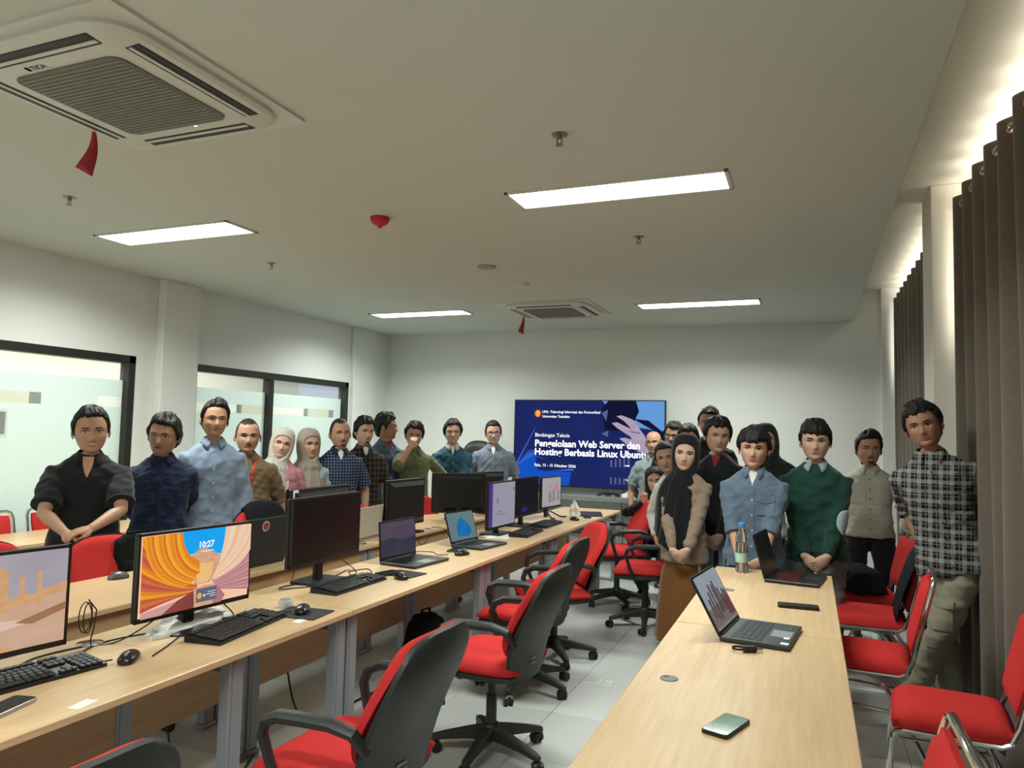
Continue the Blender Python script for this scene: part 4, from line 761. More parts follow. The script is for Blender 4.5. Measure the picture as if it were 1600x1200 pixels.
L = [(FULL, navy), ([(.60, 0), (1, 0), (1, .34), (.82, .30), (.70, .18)], blu2), ([(.64, 0), (.82, 0), (.84, .12), (.78, .34), (.62, .34), (.60, .08)], dkn), ([(.80, .20), (.90, .30), (.97, .36), (1, .5), (1, .36), (.9, .22)], dkn)]
L += [([(0, .80), (.142, .33), (.146, .33), (.006, .82)], lin), ([(0, .80), (.10, .62), (.155, .66), (.23, .70), (.245, .84), (.40, .84), (.385, 1), (0, 1)], blu)]
L += [([(.02 + .012 * k, .78 - .03 * k), (.14 + .004 * k, .64 - .008 * k), (.14 + .004 * k, .645 - .008 * k), (.02 + .012 * k, .788 - .03 * k)], lin) for k in range(7)]
L += [([(.15, .68), (.235, .70), (.245, .84), (.17, .83)], navy), ([(.245, .84), (.42, .82), (.41, .80), (.40, .80)], lin)]
L += [([(.66 + .028 * k, .68 - .01 * k), (.672 + .028 * k, .68 - .01 * k), (.672 + .028 * k, .76), (.66 + .028 * k, .76)], rk) for k in range(5)] + [([(.66 + .028 * k, .88), (.672 + .028 * k, .88), (.672 + .028 * k, .955), (.66 + .028 * k, .955)], rk) for k in range(5)] + [([(.72, .60), (.84, .62), (.84, .65), (.72, .63)], rk), ([(.755, .735), (.785, .735), (.785, .745), (.755, .745)], twt), ([(.76, .895), (.785, .895), (.785, .905), (.76, .905)], twt), ([(.60, .14), (.64, .10), (.63, .24)], rk), ([(.60, .38), (.645, .34), (.64, .42)], rk)]
L += [([(.695, .175), (.73, .165), (.80, .21), (.835, .29), (.88, .40), (.90, .52), (.86, .60), (.83, .52), (.79, .42), (.80, .33), (.745, .23)], skn), ([(.665, .255), (.70, .245), (.78, .31), (.86, .36), (.88, .50), (.80, .42), (.70, .31)], skn), ([(.715, .43), (.75, .42), (.82, .45), (.90, .50), (.93, .60), (.84, .58), (.76, .49)], skn), ([(.78, .34), (.85, .36), (.85, .375), (.79, .355)], skd), ([(.75, .49), (.84, .56), (.84, .575), (.74, .505)], skd)]
L += [(ell(.163, .155, .0235, .046), orr), (ell(.163, .15, .015, .030), yel), ([(.152, .13), (.158, .165), (.154, .165)], orr), ([(.174, .13), (.168, .165), (.172, .165)], orr), ([(.150, .172), (.176, .172), (.168, .19), (.158, .19)], yel)]
L += [(('UPA. Teknologi Informasi dan Komunikasi', .195, .590, .138, .012), twt), (('Universitas Tadulako', .195, .386, .188, .012), twt), (('Bimbingan Teknis', .148, .386, .418, .004), twt), (('Pengelolaan Web Server dan', .148, .850, .520, .030), twt), (('Hosting Berbasis Linux Ubuntu', .148, .905, .622, .030), twt), (('Palu, 13 - 15 Oktober 2026', .148, .432, .772, .012), twt)]
mb, ms = screen_mesh(TW - .024, TH - .028, L, -.011, TZ + .016); obj('screen', mb, ms, r, ang=0)
M_std = mat('stand_grey', (.13, .14, .15), .4, metal=.5)
for sx in (-1, 1):
    obj('post', MB().box((sx * .62, .10, .75), (.08, .05, 1.42), .006), M_std, r); obj('foot', MB().box((sx * .62, -.05, .05), (.09, .80, .05), .01), M_std, r)
    for yy in (-.40, .30): obj('caster', MB().cyl((sx * .62 - .015, yy, .03), (sx * .62 + .015, yy, .03), .03, n=14), M_bez, r)
obj('crossbar', MB().box((0, .10, .36), (1.2, .04, .08), .006), M_std, r); obj('shelf', MB().box((0, -.20, .795), (1.30, .46, .03), .005).box((0, -.425, .825), (1.30, .012, .035), .003), mat('shelf_grey', (.26, .29, .28), .4), r); obj('shelf_bracket', MB().box((0, .06, .775), (1.30, .04, .05), .004), M_std, r)
tag(obj('speakerphone', MB().lathe([(.15, 0), (.155, .015), (.13, .045), (.06, .062), (.01, .064)], 28, M=Matrix.Diagonal((1, .7, 1, 1))), M_bez, loc=(-2.22, 8.62, .811)), 'low black dome speaker on the shelf under the television', 'speaker')
crumple('plastic_bag', 'small white crumpled bag on the shelf under the television', 'plastic bag', (-1.99, 8.60, .811), .08, .07, .075, M_bag, 5.5)
cable('thin black cable dropping behind the television shelf', [(-2.12, 8.88, .92), (-2.11, 8.89, .84), (-2.13, 8.88, .70), (-2.10, 8.86, .4), (-2.12, 8.84, .02)], .005, None, 'television cables')
# ================================================================ people
def interp(tab, z):
    zs = [t[0] for t in tab]; return [np.interp(z, zs[::-1], [t[k] for t in tab][::-1]) for k in range(1, len(tab[0]))]
# head outline: z, half width, front y, back y (metres, origin between the eyes' height and the skull axis)
HEADTAB = [(.120, .004, -.004, .004), (.116, .022, -.026, .030), (.105, .041, -.050, .058), (.088, .058, -.070, .079), (.065, .069, -.084, .092), (.035, .0745, -.091, .099),
           (.015, .0755, -.093, .099), (0, .0755, -.090, .097), (-.03, .0735, -.090, .088), (-.055, .067, -.090, .074), (-.075, .060, -.087, .066), (-.092, .051, -.087, .062), (-.105, .040, -.084, .061), (-.114, .030, -.076, .061)]
def feat(x, z):
    ax = abs(x); g = lambda a: math.exp(-a * a)
    n = np.interp(z, [-.056, -.048, -.040, -.030, -.010, .006, .016], [0, .010, .022, .021, .009, .002, 0])
    sg = np.interp(z, [-.05, -.03, 0], [.0165, .012, .008])
    d = -n * g(x / sg)
    d += .010 * g((ax - .032) / .017) * g(z / .011) - .004 * g((ax - .030) / .024) * g((z - .019) / .009)
    d -= .004 * g((ax - .042) / .020) * g((z + .032) / .018)
    d -= .006 * g(x / .024) * g((z + .066) / .011) - .005 * g(x / .026) * g((z + .066) / .0028)
    d += .003 * g(x / .03) * g((z + .081) / .006) - .003 * g(x / .018) * g((z + .098) / .010)
    return d
def face_y(x, z):
    hw, yf, yb = interp(HEADTAB, z); n = 2.25
    return yf * max(0, 1 - min(1, abs(x) / hw) ** n) ** (1 / n) + feat(x, z)
def head_rings(NP=60):
    zs = list(np.linspace(.119, .06, 14)) + list(np.linspace(.054, -.112, 48)); R = []
    phis = []
    for j in range(NP):
        u = -PI + 2 * PI * j / NP; phis.append(u - .48 * math.sin(u))
    for z in zs:
        hw, yf, yb = interp(HEADTAB, z); ring = []
        for ph in phis:
            s, c = math.sin(ph), math.cos(ph); n = 2.25 if c > 0 else 2.0
            x = hw * math.copysign(abs(s) ** (2 / n), s); y = (yf if c > 0 else -yb) * math.copysign(abs(c) ** (2 / n), c)
            if c > 0: y += feat(x, z) * min(1, c * 2.5)
            ring.append((x, y, z))
        R.append(ring)
    return R, phis
HEAD_R, PHIS = head_rings()
def hair_surf(style):
    """returns verts, faces of a hair shell around the head"""
    P = {'short': (.027, .011, .070, .012), 'crop': (.010, .005, .070, .006), 'fringe': (.028, .018, .040, .022), 'full': (.032, .018, .064, .018), 'side': (.030, .010, .070, .014), 'stubble': (.0035, .002, .074, .003), 'receding': (.016, .009, .080, .007)}[style]
    top, side, front, fthick = P; NT, NPh = 46, 80; vs = []; sd = rng.uniform(0, 50)
    zh = lambda a: np.interp(a, [0, 25, 45, 62, 72, 84, 98, 112, 135, 180], [front, front, front - .004, front - .022 if style != 'fringe' else front - .004, .012, -.022, .012, -.03, -.078, -.088])
    for i in range(NT):
        th = .02 + 2.45 * i / (NT - 1)
        for j in range(NPh):
            ph = -PI + 2 * PI * j / NPh; s, c = math.sin(th), math.cos(th)
            hx, hy, hz = .0755, (.094 if math.cos(ph) > 0 else .099), .120
            x, y, z = hx * s * math.sin(ph), -hy * s * math.cos(ph), hz * c
            a = abs(math.degrees(ph)); jag = .004 * noise.noise(Vector((ph * 23, sd + 4, 0))) + (.007 * math.sin(ph * 1.6 + sd) if style in ('full', 'side', 'fringe') else 0) + .006 * noise.noise(Vector((ph * 9, sd, 0))) * (2.0 if style in ('fringe', 'full') else 1.)
            m = min(1, max(0, (z - zh(a) + jag + .006) / .013)); m = m * m * (3 - 2 * m)
            up = max(0, c); t = side + (top - side) * up ** .7
            if a < 60: t = t * (1 - up * 0) * .6 + fthick * .4 if up < .6 else t
            pw = min(1, th / .5); t *= 1 + pw * (.55 if style in ('full', 'fringe', 'side') else .3) * noise.noise(Vector((ph * 3.2, th * 2.2, sd))) + pw * .22 * noise.noise(Vector((ph * 16, th * 3, sd + 9)))
            if style == 'side': t *= 1 + .35 * math.sin(ph + .6) * up
            off = -.022 * (1 - m) + t * m; r = math.sqrt(x * x + y * y + z * z); k = (r + off) / r
            vs.append((x * k, y * k + (.004 if off > 0 else 0), z * k))
    fs = [(i * NPh + j, i * NPh + (j + 1) % NPh, (i + 1) * NPh + (j + 1) % NPh, (i + 1) * NPh + j) for i in range(NT - 1) for j in range(NPh)]
    fs += [tuple(range(NPh)), tuple(range((NT - 1) * NPh, NT * NPh))[::-1]]
    return vs, fs
def veil_surf(kind, drop=.34, seed=0., sw=1.):
    """headscarf or long hair: a shell that leaves the face open and falls on the shoulders (head space)"""
    NP_, vs = 84, []
    if kind == 'scarf': prof = [(.139, .012, .012), (.134, .045, .052), (.118, .066, .078), (.09, .083, .098), (.05, .092, .112), (0, .094, .116), (-.05, .091, .114), (-.09, .084, .108), (-.12, .079, .102), (-.145, .086, .104), (-.175, .118, .112), (-.205, .158, .122), (-.24, .190, .136), (-.29, .208, .150), (-.34, .214, .158), (-.40, .214, .162)]
    else: prof = [(.142, .012, .012), (.136, .048, .054), (.118, .072, .082), (.09, .088, .100), (.05, .096, .110), (0, .098, .112), (-.05, .100, .110), (-.09, .103, .110), (-.13, .106, .110), (-.18, .112, .110), (-.24, .118, .112), (-.30, .116, .110)]
    pz = [p[0] for p in prof][::-1]; ph_ = [p[1] for p in prof][::-1]; pd = [p[2] for p in prof][::-1]
    zs = list(np.linspace(.139, -.14, 44)) + list(np.linspace(-.15, -drop, 22)) + [-drop + .004, -drop + .02]
    if kind == 'scarf': al = ([-.130, -.120, -.107, -.08, -.04, 0, .035, .056, .074], [0, 12, 26, 38, 46, 48, 43, 32, 0])
    else: al = ([-.5, -.2, -.12, -.04, 0, .04, .06, .078], [26, 34, 44, 50, 52, 46, 26, 0])
    for i, z in enumerate(zs):
        last = i == len(zs) - 1
        hw = np.interp(z, pz, ph_); hw = hw if hw < .10 or z > -.1 else .10 + (hw - .10) * sw; d = np.interp(z, pz, pd); a0 = np.interp(z, al[0], al[1]) if z > -.5 else 0
        if kind == 'scarf' and z < -.128: a0 = 0
        for j in range(NP_):
            p = -PI + 2 * PI * j / NP_; p = p - .35 * math.sin(p); a = abs(math.degrees(p))
            c = math.cos(p); yy = -d * c * (.93 if c > 0 else 1.02); xx = hw * math.sin(p)
            if kind == 'scarf' and c > 0 and -.20 < z < -.10: yy -= .012 * c
            fold = (.0035 + .02 * max(0, min(1, (-z - .1) / .25)))
            k = 1 + fold / max(.08, hw) * (noise.noise(Vector((p * 3.4, z * 2.5, seed))) + .6 * noise.noise(Vector((p * 8, z * 3 + seed, 3)))) * (1.0 if z < .08 else .3)
            m = 1.0
            if a0 > 0: m = min(1, max(0, (a - a0) / 8.0 + .5)); m = m * m * (3 - 2 * m)
            k *= .66 + .34 * m
            if last: k *= .80
            dz = 0
            if kind == 'scarf' and z < -.2: dz = -.10 * max(0, c) ** 3 * min(1, (-z - .2) / .15)
            vs.append((xx * k, yy * k + .006, z + dz))
    n = len(zs); fs = [(i * NP_ + j, i * NP_ + (j + 1) % NP_, (i + 1) * NP_ + (j + 1) % NP_, (i + 1) * NP_ + j) for i in range(n - 1) for j in range(NP_)]
    fs.append(tuple(range(NP_)))
    return vs, fs
def patch(pts, off=.0015):
    """a thin conforming patch on the face through outline rows [(x, z_low, z_high)]"""
    mb = MB(); v = []
    for x, z0, z1 in pts:
        for z in (z0, (z0 + z1) / 2, z1): v.append((x, face_y(x, z) - off, z))
    mb.grid(v, len(pts), 3); return mb.v, mb.f
def almond(cx, cz, w, h, tilt=0., n=9):
    out = []
    for i in range(n):
        t = -1 + 2 * i / (n - 1); x = cx + t * w / 2; e = max(.12, 1 - t * t) * h / 2; zc = cz + tilt * (x - cx) * math.copysign(1, cx or 1); out.append((x, zc - e, zc + e))
    return out
FACE = {}
def face_parts():
    for k, smile in (('plain', 0), ('smile', 1)):
        F = {}
        F['eyebrow'] = [patch([(sx * x, .0185 + .16 * (x - .012) - .30 * max(0, x - .036) - th, .0185 + .16 * (x - .012) - .30 * max(0, x - .036) + th) for x, th in ((.012, .002), (.018, .0034), (.026, .0036), (.034, .0034), (.042, .0028), (.050, .001))], .0025) for sx in (-1, 1)]
        h = .0095 if not smile else .007
        F['eye'] = [patch(almond(sx * .032, 0, .029, h, .08), .0014) for sx in (-1, 1)]
        F['iris'] = [patch(almond(sx * .0315, 0, .0115, h * 1.05, 0, 7), .0024) for sx in (-1, 1)]
        F['eyelid'] = [patch([(sx * x, .0035 + z - .0018 - .4 * h + .0045, .0035 + z + .0016 - .4 * h + .0045) for x, z in ((.016, -.0022), (.022, .0016), (.030, .0030), (.038, .0024), (.046, -.0008), (.049, -.002))], .0030) for sx in (-1, 1)]
        cu = .006 * smile; hw = .021 + .005 * smile
        def lip(lo, hi): return [(t * hw, -.0665 + lo * (1 - t * t) + cu * t * t, -.0665 + hi * (1 - t * t * .9) + cu * t * t + .0002) for t in np.linspace(-1, 1, 11)]
        F['lips'] = [patch(lip(.0008 if not smile else .0025, .0068 if not smile else .008), .0022), patch(lip(-.0085, -.0008 if not smile else -.003), .0022)]
        F['teeth'] = [patch(lip(-.0035, .003), .0012)] if smile else []
        F['mouth_line'] = [] if smile else [patch(lip(-.001, .001), .0028)]
        F['moustache'] = [patch([(t * .025, -.0585 - .006 * abs(t) - .003, -.0585 - .006 * abs(t) + .0038 * (1 - .4 * abs(t))) for t in np.linspace(-1, 1, 11)], .003)]
        F['goatee'] = [patch([(t * .020, -.108 + .010 * t * t, -.088 + .004 * t * t) for t in np.linspace(-1, 1, 9)], .002)]
        FACE[k] = F
face_parts()
def ik(S, T, a, b, pole):
    S, T, pole = Vector(S), Vector(T), Vector(pole); d = T - S; L = min(d.length, (a + b) * .999); u = d.normalized()
    x = (a * a - b * b + L * L) / (2 * L); h = math.sqrt(max(0, a * a - x * x)); p = pole - u * pole.dot(u); p = p.normalized() if p.length > 1e-6 else u.orthogonal()
    return S + u * x + p * h, S + u * L
def hand(mb, Wr, d, n, side, curl=.5, s=1., spread=.12, fingers=None, thumb_in=.4):
    """palm, four fingers of unequal length and a thumb; d: towards the fingers, n: the way the palm faces"""
    d = Vector(d).normalized(); n = Vector(n); n = (n - d * n.dot(d)).normalized(); x = d.cross(n).normalized() * side      # x: towards the thumb
    W_ = Vector(Wr); P = lambda a, b, c: W_ + x * (a * s) + d * (b * s) + n * (c * s)
    rings = []
    for b, hw, th in ((-.012, .024, .019), (.012, .030, .020), (.04, .039, .019), (.066, .041, .016), (.082, .037, .013)):
        rings.append([tuple(P(hw * math.cos(2 * PI * k / 12), b, th * math.sin(2 * PI * k / 12))) for k in range(12)])
    mb.loft(rings)
    for i, (fx, L) in enumerate(((.029, .068), (.0095, .076), (-.010, .071), (-.029, .056))):
        c = (fingers[i] if fingers else curl * (.9 + .12 * i)); an = spread * (1.5 - i) * .5 * (1 - min(1, c)); pts = [P(fx * .95, .060, 0)]; q = P(fx, .080, 0); pts.append(q); t = 0.
        for k, fr in enumerate((.44, .31, .25)):
            t += c * (1.05, 1.25, .8)[k]; v = (d * math.cos(t) + n * math.sin(t)) + x * an; q = q + v.normalized() * (L * fr * s); pts.append(q)
        mb.tube(pts, [.010 * s, .0098 * s, .0090 * s, .0082 * s, .0066 * s], 8)
    q0 = P(.020, .014, .004); q1 = P(.040, .034, .012 + .01 * thumb_in); q2 = P(.052 - .022 * thumb_in, .060, .016 + .022 * thumb_in); q3 = P(.052 - .036 * thumb_in, .084, .018 + .030 * thumb_in)
    mb.tube([q0, q1, q2, q3], [.014 * s, .0125 * s, .0105 * s, .008 * s], 8)
TORSO = [(.468, .174, .120, .0), (.50, .176, .122, .0), (.55, .166, .116, .0), (.60, .155, .108, .0), (.65, .156, .108, .0), (.70, .166, .113, .004), (.745, .177, .113, .008), (.775, .180, .106, .011), (.797, .166, .094, .013), (.815, .136, .082, .015), (.831, .104, .072, .017), (.845, .076, .066, .019), (.852, .064, .060, .020)]
SKINS = {}
def skin(i):
    c = [(.42, .235, .150), (.50, .30, .205), (.34, .18, .115), (.56, .36, .26)][i]
    return mat('skin_%d' % i, c, .5, spec=.35, var=.06, vscale=30, bump=.05, bscale=180)
HAIRM = lambda: mat('black_hair', (.012, .010, .009), .58, spec=.3, bump=.9, bscale=120, stretch=(1, 1, .25))
def person(label, loc, face, H=1.68, bw=1., belly=0., sk=0, hair='short', mood='plain', head=(0, 0, 0), hs=1.0,
           top=None, sleeve='long', tuck=False, hem=.468, bottom=None, bottom_kind='trousers', arms=None, lean=(0, 0), drop=0., feet=None, collar=None, collar_open=0.,
           buttons=None, pocket=None, scarf=None, scarf_drop=.40, scarf_w=1., glasses=None, beard=(), shoes=None, extras=None, hide_legs=False, shoulder=1., group=None, shift=(0, 0), jacket=None, wr=.007, cuff_mat=None, undershirt=None, neckless=False, seed=0):
    H = H - .016; rz = facing(*face); s = H / 1.68
    root = thing('person', label, 'person', (loc[0], loc[1], 0), rz, group)
    pel = Vector((0, 0, .53 * H)); Rl = Matrix.Rotation(lean[0], 3, 'X') @ Matrix.Rotation(lean[1], 3, 'Y'); off = Vector((shift[0], shift[1], -drop))
    U = lambda p: pel + off + Rl @ (Vector(p) - pel)
    def ring(z, hw, hd, cy, n=28, ex=2.4):
        out = []
        for j in range(n):
            a = 2 * PI * j / n; c, q = math.cos(a), math.sin(a)
            out.append(tuple(U((hw * math.copysign(abs(c) ** (2 / ex), c), cy + hd * math.copysign(abs(q) ** (2 / ex), q), z))))
        return out
    # ---- skeleton
    ch = Vector(U((0, .006, .939 * H - .004)))                                     # head centre
    hsz = hs * (.99 + .06 * s)
    HM = Matrix.Translation(ch) @ (Rl @ Matrix.Rotation(head[1], 3, 'X') @ Matrix.Rotation(head[2], 3, 'Y') @ Matrix.Rotation(head[0], 3, 'Z')).to_4x4() @ Matrix.Diagonal((hsz * 1.05, hsz, hsz, 1))
    la, lf = .172 * H, .150 * H; arms = arms or {}
    SK = {}
    for sd, nm in ((-1, 'R'), (1, 'L')):                                             # person's right is local -x (faces -Y)
        A = arms.get(nm, {}); S = U((sd * .160 * bw * shoulder * s, .012, .774 * H)); Wt = A.get('w', (sd * .235 * bw, -.03, .475 * H))
        E, Wr = ik(S, Wt, la, lf, A.get('pole', (sd * .9, 1.0, -.25))); SK[nm] = (sd, S, E, Wr, A)
    # ---- body: one mesh (head, neck, chest, arms with hands, legs)
    bb = MB(); R = [[tuple(HM @ Vector(p)) for p in r] for r in HEAD_R]
    nr = []
    for t, (z, hw, f, b) in zip((.25, .6, 1, 1, 1, 1), ((-.118, .044, -.062, .062), (-.128, .050, -.052, .064), (-.142, .054, -.046, .066), (-.165, .056, -.046, .068), (-.19, .060, -.048, .070), (-.215, .072, -.052, .074))):
        rg = []
        for ph in PHIS:
            q, c = math.sin(ph), math.cos(ph); pl = Vector((hw * q, (f if c > 0 else -b) * c, z)); p1 = HM @ pl; p2 = U(tuple(Vector((0, .006, .939 * H - .004)) + pl * hsz)); w_ = min(1, max(0, (-z - .118) / .07)); rg.append(tuple(p1.lerp(p2, w_)))
        nr.append(rg)
    tr = []
    for z, hw, hd, cy in ((.812, .118, .066, .015), (.79, .150, .080, .012), (.74, .160, .096, .008), (.66, .138, .092, .0), (.56, .140, .095, 0)):
        tr.append([tuple(U((hw * bw * s * math.sin(p), cy - hd * math.cos(p) * s, z * H))) for p in PHIS])
    bb.loft(R + nr + tr)
    for sx in (-1, 1):
        er = []
        for k in range(7):
            t = -1 + 2 * k / 6; rr = math.sqrt(max(.02, 1 - t * t)); er.append([tuple(HM @ Vector((sx * (.076 + .013 * rr * (math.cos(2 * PI * j / 10) * .5 + .5) + .003), .008 + .018 * rr * math.sin(2 * PI * j / 10) + .006 * t, -.012 + .032 * t)) ) for j in range(10)])
        bb.loft(er)
    for nm, (sd, S, E, Wr, A) in SK.items():
        am = MB(); fd = (Wr - E).normalized(); mid = E.lerp(Wr, .3)
        r_ = s * (1 + .35 * (bw - 1))
        am.tube([S.lerp(E, .16), S.lerp(E, .5), E, mid, E.lerp(Wr, .7), Wr, Wr + fd * .012], [.030 * r_, .044 * r_, .037 * r_, .0385 * r_, .031 * r_, .0255 * r_, .025 * r_], 12)
        hd_ = Vector(A['d']) if 'd' in A else fd; pn = Vector(A['n']) if 'n' in A else Vector((-sd * .9, .25, 0))
        hand(am, Wr, hd_, pn, A.get('flip', 1) * sd, A.get('curl', .28), s * A.get('hs', 1.04), A.get('spread', .12), A.get('fingers'), A.get('thumb', .4))
        me = remesh(am, .0058, 2); bb.add([tuple(v.co) for v in me.vertices], [tuple(p.vertices) for p in me.polygons]); bpy.data.meshes.remove(me)
    feet = feet or {'R': (-.10, 0, 0), 'L': (.10, 0, 0)}; LG = {}
    for sd, nm in ((-1, 'R'), (1, 'L')):
        F = Vector(feet[nm][:3]); Hp = U((sd * .088 * bw, 0, .515 * H)); An = F + Vector((0, .03, .075))
        K, An2 = ik(Hp, An, .245 * H, .235 * H, (sd * .12, -1, 0)); LG[nm] = (sd, Hp, K, An2, feet[nm][3] if len(feet[nm]) > 3 else 0.)
        bb.tube([Hp, K, An2], [.06 * s, .042 * s, .033 * s], 10)
    body = obj('body', bb, skin(sk), root, ang=60)
    # ---- face
    F = FACE[mood]; dk = mat('dark_brown_eye', (.008, .006, .005), .25); wh = mat('eye_white', (.62, .58, .54), .35); lipm = mat('lip_%d' % sk, [(.32, .12, .10), (.42, .16, .14), (.24, .10, .08), (.50, .17, .16)][sk], .4)
    for k, m in (('eyebrow', HAIRM()), ('eye', wh), ('iris', dk), ('eyelid', HAIRM()), ('lips', lipm), ('teeth', mat('teeth', (.8, .77, .70), .3)), ('mouth_line', mat('mouth_dark', (.10, .03, .025), .6))):
        for v, f in F[k]: obj(k, MB().add(v, f, HM), m, root)
    for k in beard:
        for v, f in F[k]: obj(k, MB().add(v, f, HM), mat('beard_hair', (.035, .024, .018), .7), root)
    # ---- hair or scarf
    if scarf: v, f = veil_surf('scarf', scarf_drop, seed + 1.7, scarf_w); obj('headscarf', MB().add(v, f, HM), scarf, root, ang=70)
    elif hair == 'long': v, f = veil_surf('hair', .27, seed); obj('hair', MB().add(v, f, HM), HAIRM(), root, ang=70)
    elif hair == 'mid': v, f = veil_surf('hair', .16, seed); obj('hair', MB().add(v, f, HM), HAIRM(), root, ang=70)
    elif hair: v, f = hair_surf(hair); obj('hair', MB().add(v, f, HM), HAIRM() if hair != 'stubble' else mat('hair_stubble', (.10, .066, .048), .7), root, ang=70)
    if glasses:
        g = MB()
        for sx in (-1, 1):
            pr = [(sx * .034 + .0265 * math.copysign(abs(math.cos(a)) ** .7, math.cos(a)), face_y(sx * .034, 0) - .016, -.004 + .0195 * math.copysign(abs(math.sin(a)) ** .7, math.sin(a))) for a in np.linspace(0, 2 * PI, 25)]
            g.tube(pr, .0022, 6, M=HM); g.tube([(sx * .060, face_y(sx * .034, 0) - .014, .004), (sx * .078, -.06, .006), (sx * .0815, .0, .006), (sx * .080, .02, -.008)], .002, 6, M=HM)
        g.tube([(-.008, face_y(.03, 0) - .016, .002), (0, face_y(.03, 0) - .020, .005), (.008, face_y(.03, 0) - .016, .002)], .002, 6, M=HM)
        ge = obj('glasses', g, glasses, root)
        for sx in (-1, 1):
            lv = [(sx * .034 + .025 * math.cos(a), face_y(sx * .034, 0) - .016, -.004 + .018 * math.sin(a)) for a in np.linspace(0, 2 * PI, 17)[:-1]]
            obj('lens', MB().add(lv, [tuple(range(16))], HM), mat('spectacle_lens', (.9, .95, 1), .03, alpha=.12, spec=.6), ge)
    # ---- top garment
    tb = MB(); hemz = hem
    rs = []
    for z, hw, hd, cy in TORSO:
        if z < hemz - .02: continue
        bl = belly * math.exp(-((z - .58) / .07) ** 2); flare = .012 * max(0, (.56 - z) / .09)
        rs.append(ring(z * H, ((hw + bl * .5 + flare) * bw) * s + .004, (hd + bl * .6 + flare) * s + .004, cy - bl * .5))
    if TORSO[0][0] > hemz:
        for z in np.linspace(hemz, TORSO[0][0] - .02, 4)[::-1]: rs.insert(0, ring(z * H, (.186 + .10 * (TORSO[0][0] - z)) * bw * s, (.135 + .09 * (TORSO[0][0] - z)) * s, 0))
    tb.loft(rs)
    ends = {}
    for nm, (sd, S, E, Wr, A) in SK.items():
        S0 = S + Rl @ Vector((-sd * .045, 0, .0)); fa = A.get('sleeve', sleeve); b_ = s * (1 + .45 * (bw - 1))
        if fa == 'short': e = S.lerp(E, .80); path, rr = [S0, S, S.lerp(E, .3), e], [.056 * b_, .068 * b_, .073 * b_, .073 * b_]
        elif fa == 'elbow': e = E.lerp(Wr, .02); path, rr = [S0, S, S.lerp(E, .3), S.lerp(E, .7), e], [.056 * b_, .068 * b_, .068 * b_, .064 * b_, .062 * b_]
        elif fa == 'rolled': e = E.lerp(Wr, .22); path, rr = [S0, S, S.lerp(E, .3), S.lerp(E, .75), E, e], [.056 * b_, .068 * b_, .066 * b_, .060 * b_, .058 * b_, .056 * b_]
        else: e = E.lerp(Wr, .96); path, rr = [S0, S, S.lerp(E, .3), S.lerp(E, .75), E, E.lerp(Wr, .5), e], [.056 * b_, .067 * b_, .064 * b_, .057 * b_, .056 * b_, .047 * b_, .040 * b_]
        tb.tube(path, rr, 16); pv = path[-2]; ends[nm] = (e, (e - pv).normalized(), rr[-1], fa)
    me = remesh(tb, .0115, 5); wrinkle(me, wr, seed * 7 + 3); gname = 'shirt' if not jacket else jacket
    shirt = obj(gname, me, top, root, ang=80)
    bvh = BVHTree.FromPolygons([v.co.copy() for v in me.vertices], [tuple(p.vertices) for p in me.polygons])
    def front(x, z, lift=.003):
        o = U((x, -.5, z)); d = (Rl @ Vector((0, 1, 0))).normalized(); h = bvh.ray_cast(o, d)
        return (h[0] - d * lift) if h[0] is not None else U((x, -.12, z))
    for nm, (e, d, r, fa) in ends.items():
        if fa in ('rolled', 'elbow', 'short') or cuff_mat:
            w_ = .045 if fa == 'rolled' else (.014 if fa != 'long' else .03); cm = cuff_mat or top
            obj('sleeve_cuff', MB().tube([e - d * w_, e - d * w_ * .9, e + d * .002, e + d * .004], [r * .98, r * 1.06, r * 1.06, r * .9], 20), cm, shirt)
    if collar:
        cb = MB(); n = 27; top_, bot_ = [], []; z0 = .852 * H
        for i in range(n):
            a = -1 + 2 * i / (n - 1); an = a * (PI - .30 - collar_open); t = abs(a)
            zt = z0 + .028 - (.036 + collar_open * .04) * t ** 2; ex = .010 + .012 * t ** 2
            rt = .061 + .004 * t; rb = .080 + .012 * t ** 2
            top_.append(U((rt * s * math.sin(an), .012 + (rt + .003) * s * math.cos(an), zt)))
            y_ = .010 + (rb + .004) * s * math.cos(an); x_ = rb * s * math.sin(an) + math.copysign(.014 * max(0, t - .8) / .2, math.sin(an)); zb = zt - .036 - .026 * max(0, t - .55) / .45
            p = U((x_, y_, zb))
            if t > .6: q = front(x_, zb, .006); p = p.lerp(q, min(1, (t - .6) / .25))
            bot_.append(p)
        pts = []
        for i in range(n):
            m_ = top_[i].lerp(bot_[i], .5) + (Rl @ Vector((0, 0, .004)))
            pts += [tuple(top_[i] + Vector((0, 0, -.02))), tuple(top_[i]), tuple(m_), tuple(bot_[i])]
        cb.grid(pts, n, 4); co = obj('collar', cb, collar, shirt, ang=50); sm = co.modifiers.new('t', 'SOLIDIFY'); sm.thickness = .004; sm.offset = 1
    if undershirt:
        u_ = MB(); v = []
        for z in np.linspace(.792, .846, 6):
            hw = .034 * (z - .79) / .055 + .003
            for x in (-hw, 0, hw): v.append(tuple(front(x * s, z * H, .004)))
        obj('undershirt', MB().grid(v, 6, 3), undershirt, shirt)
    if buttons:
        pl = []; zt, zb_ = .800 * H, (hemz + .012) * H
        for z in np.linspace(zt, zb_, 26):
            for x in (-.015, 0, .015): pl.append(tuple(front(x, z, .0035)))
        obj('placket', MB().grid(pl, 26, 3), top, shirt, ang=60)
        for z in np.linspace(zt - .02, zb_ + .05, 6):
            p = front(0, z, .0045); obj('button', MB().cyl(p, p + Rl @ Vector((0, -.003, 0)), .0055, n=10), buttons, shirt)
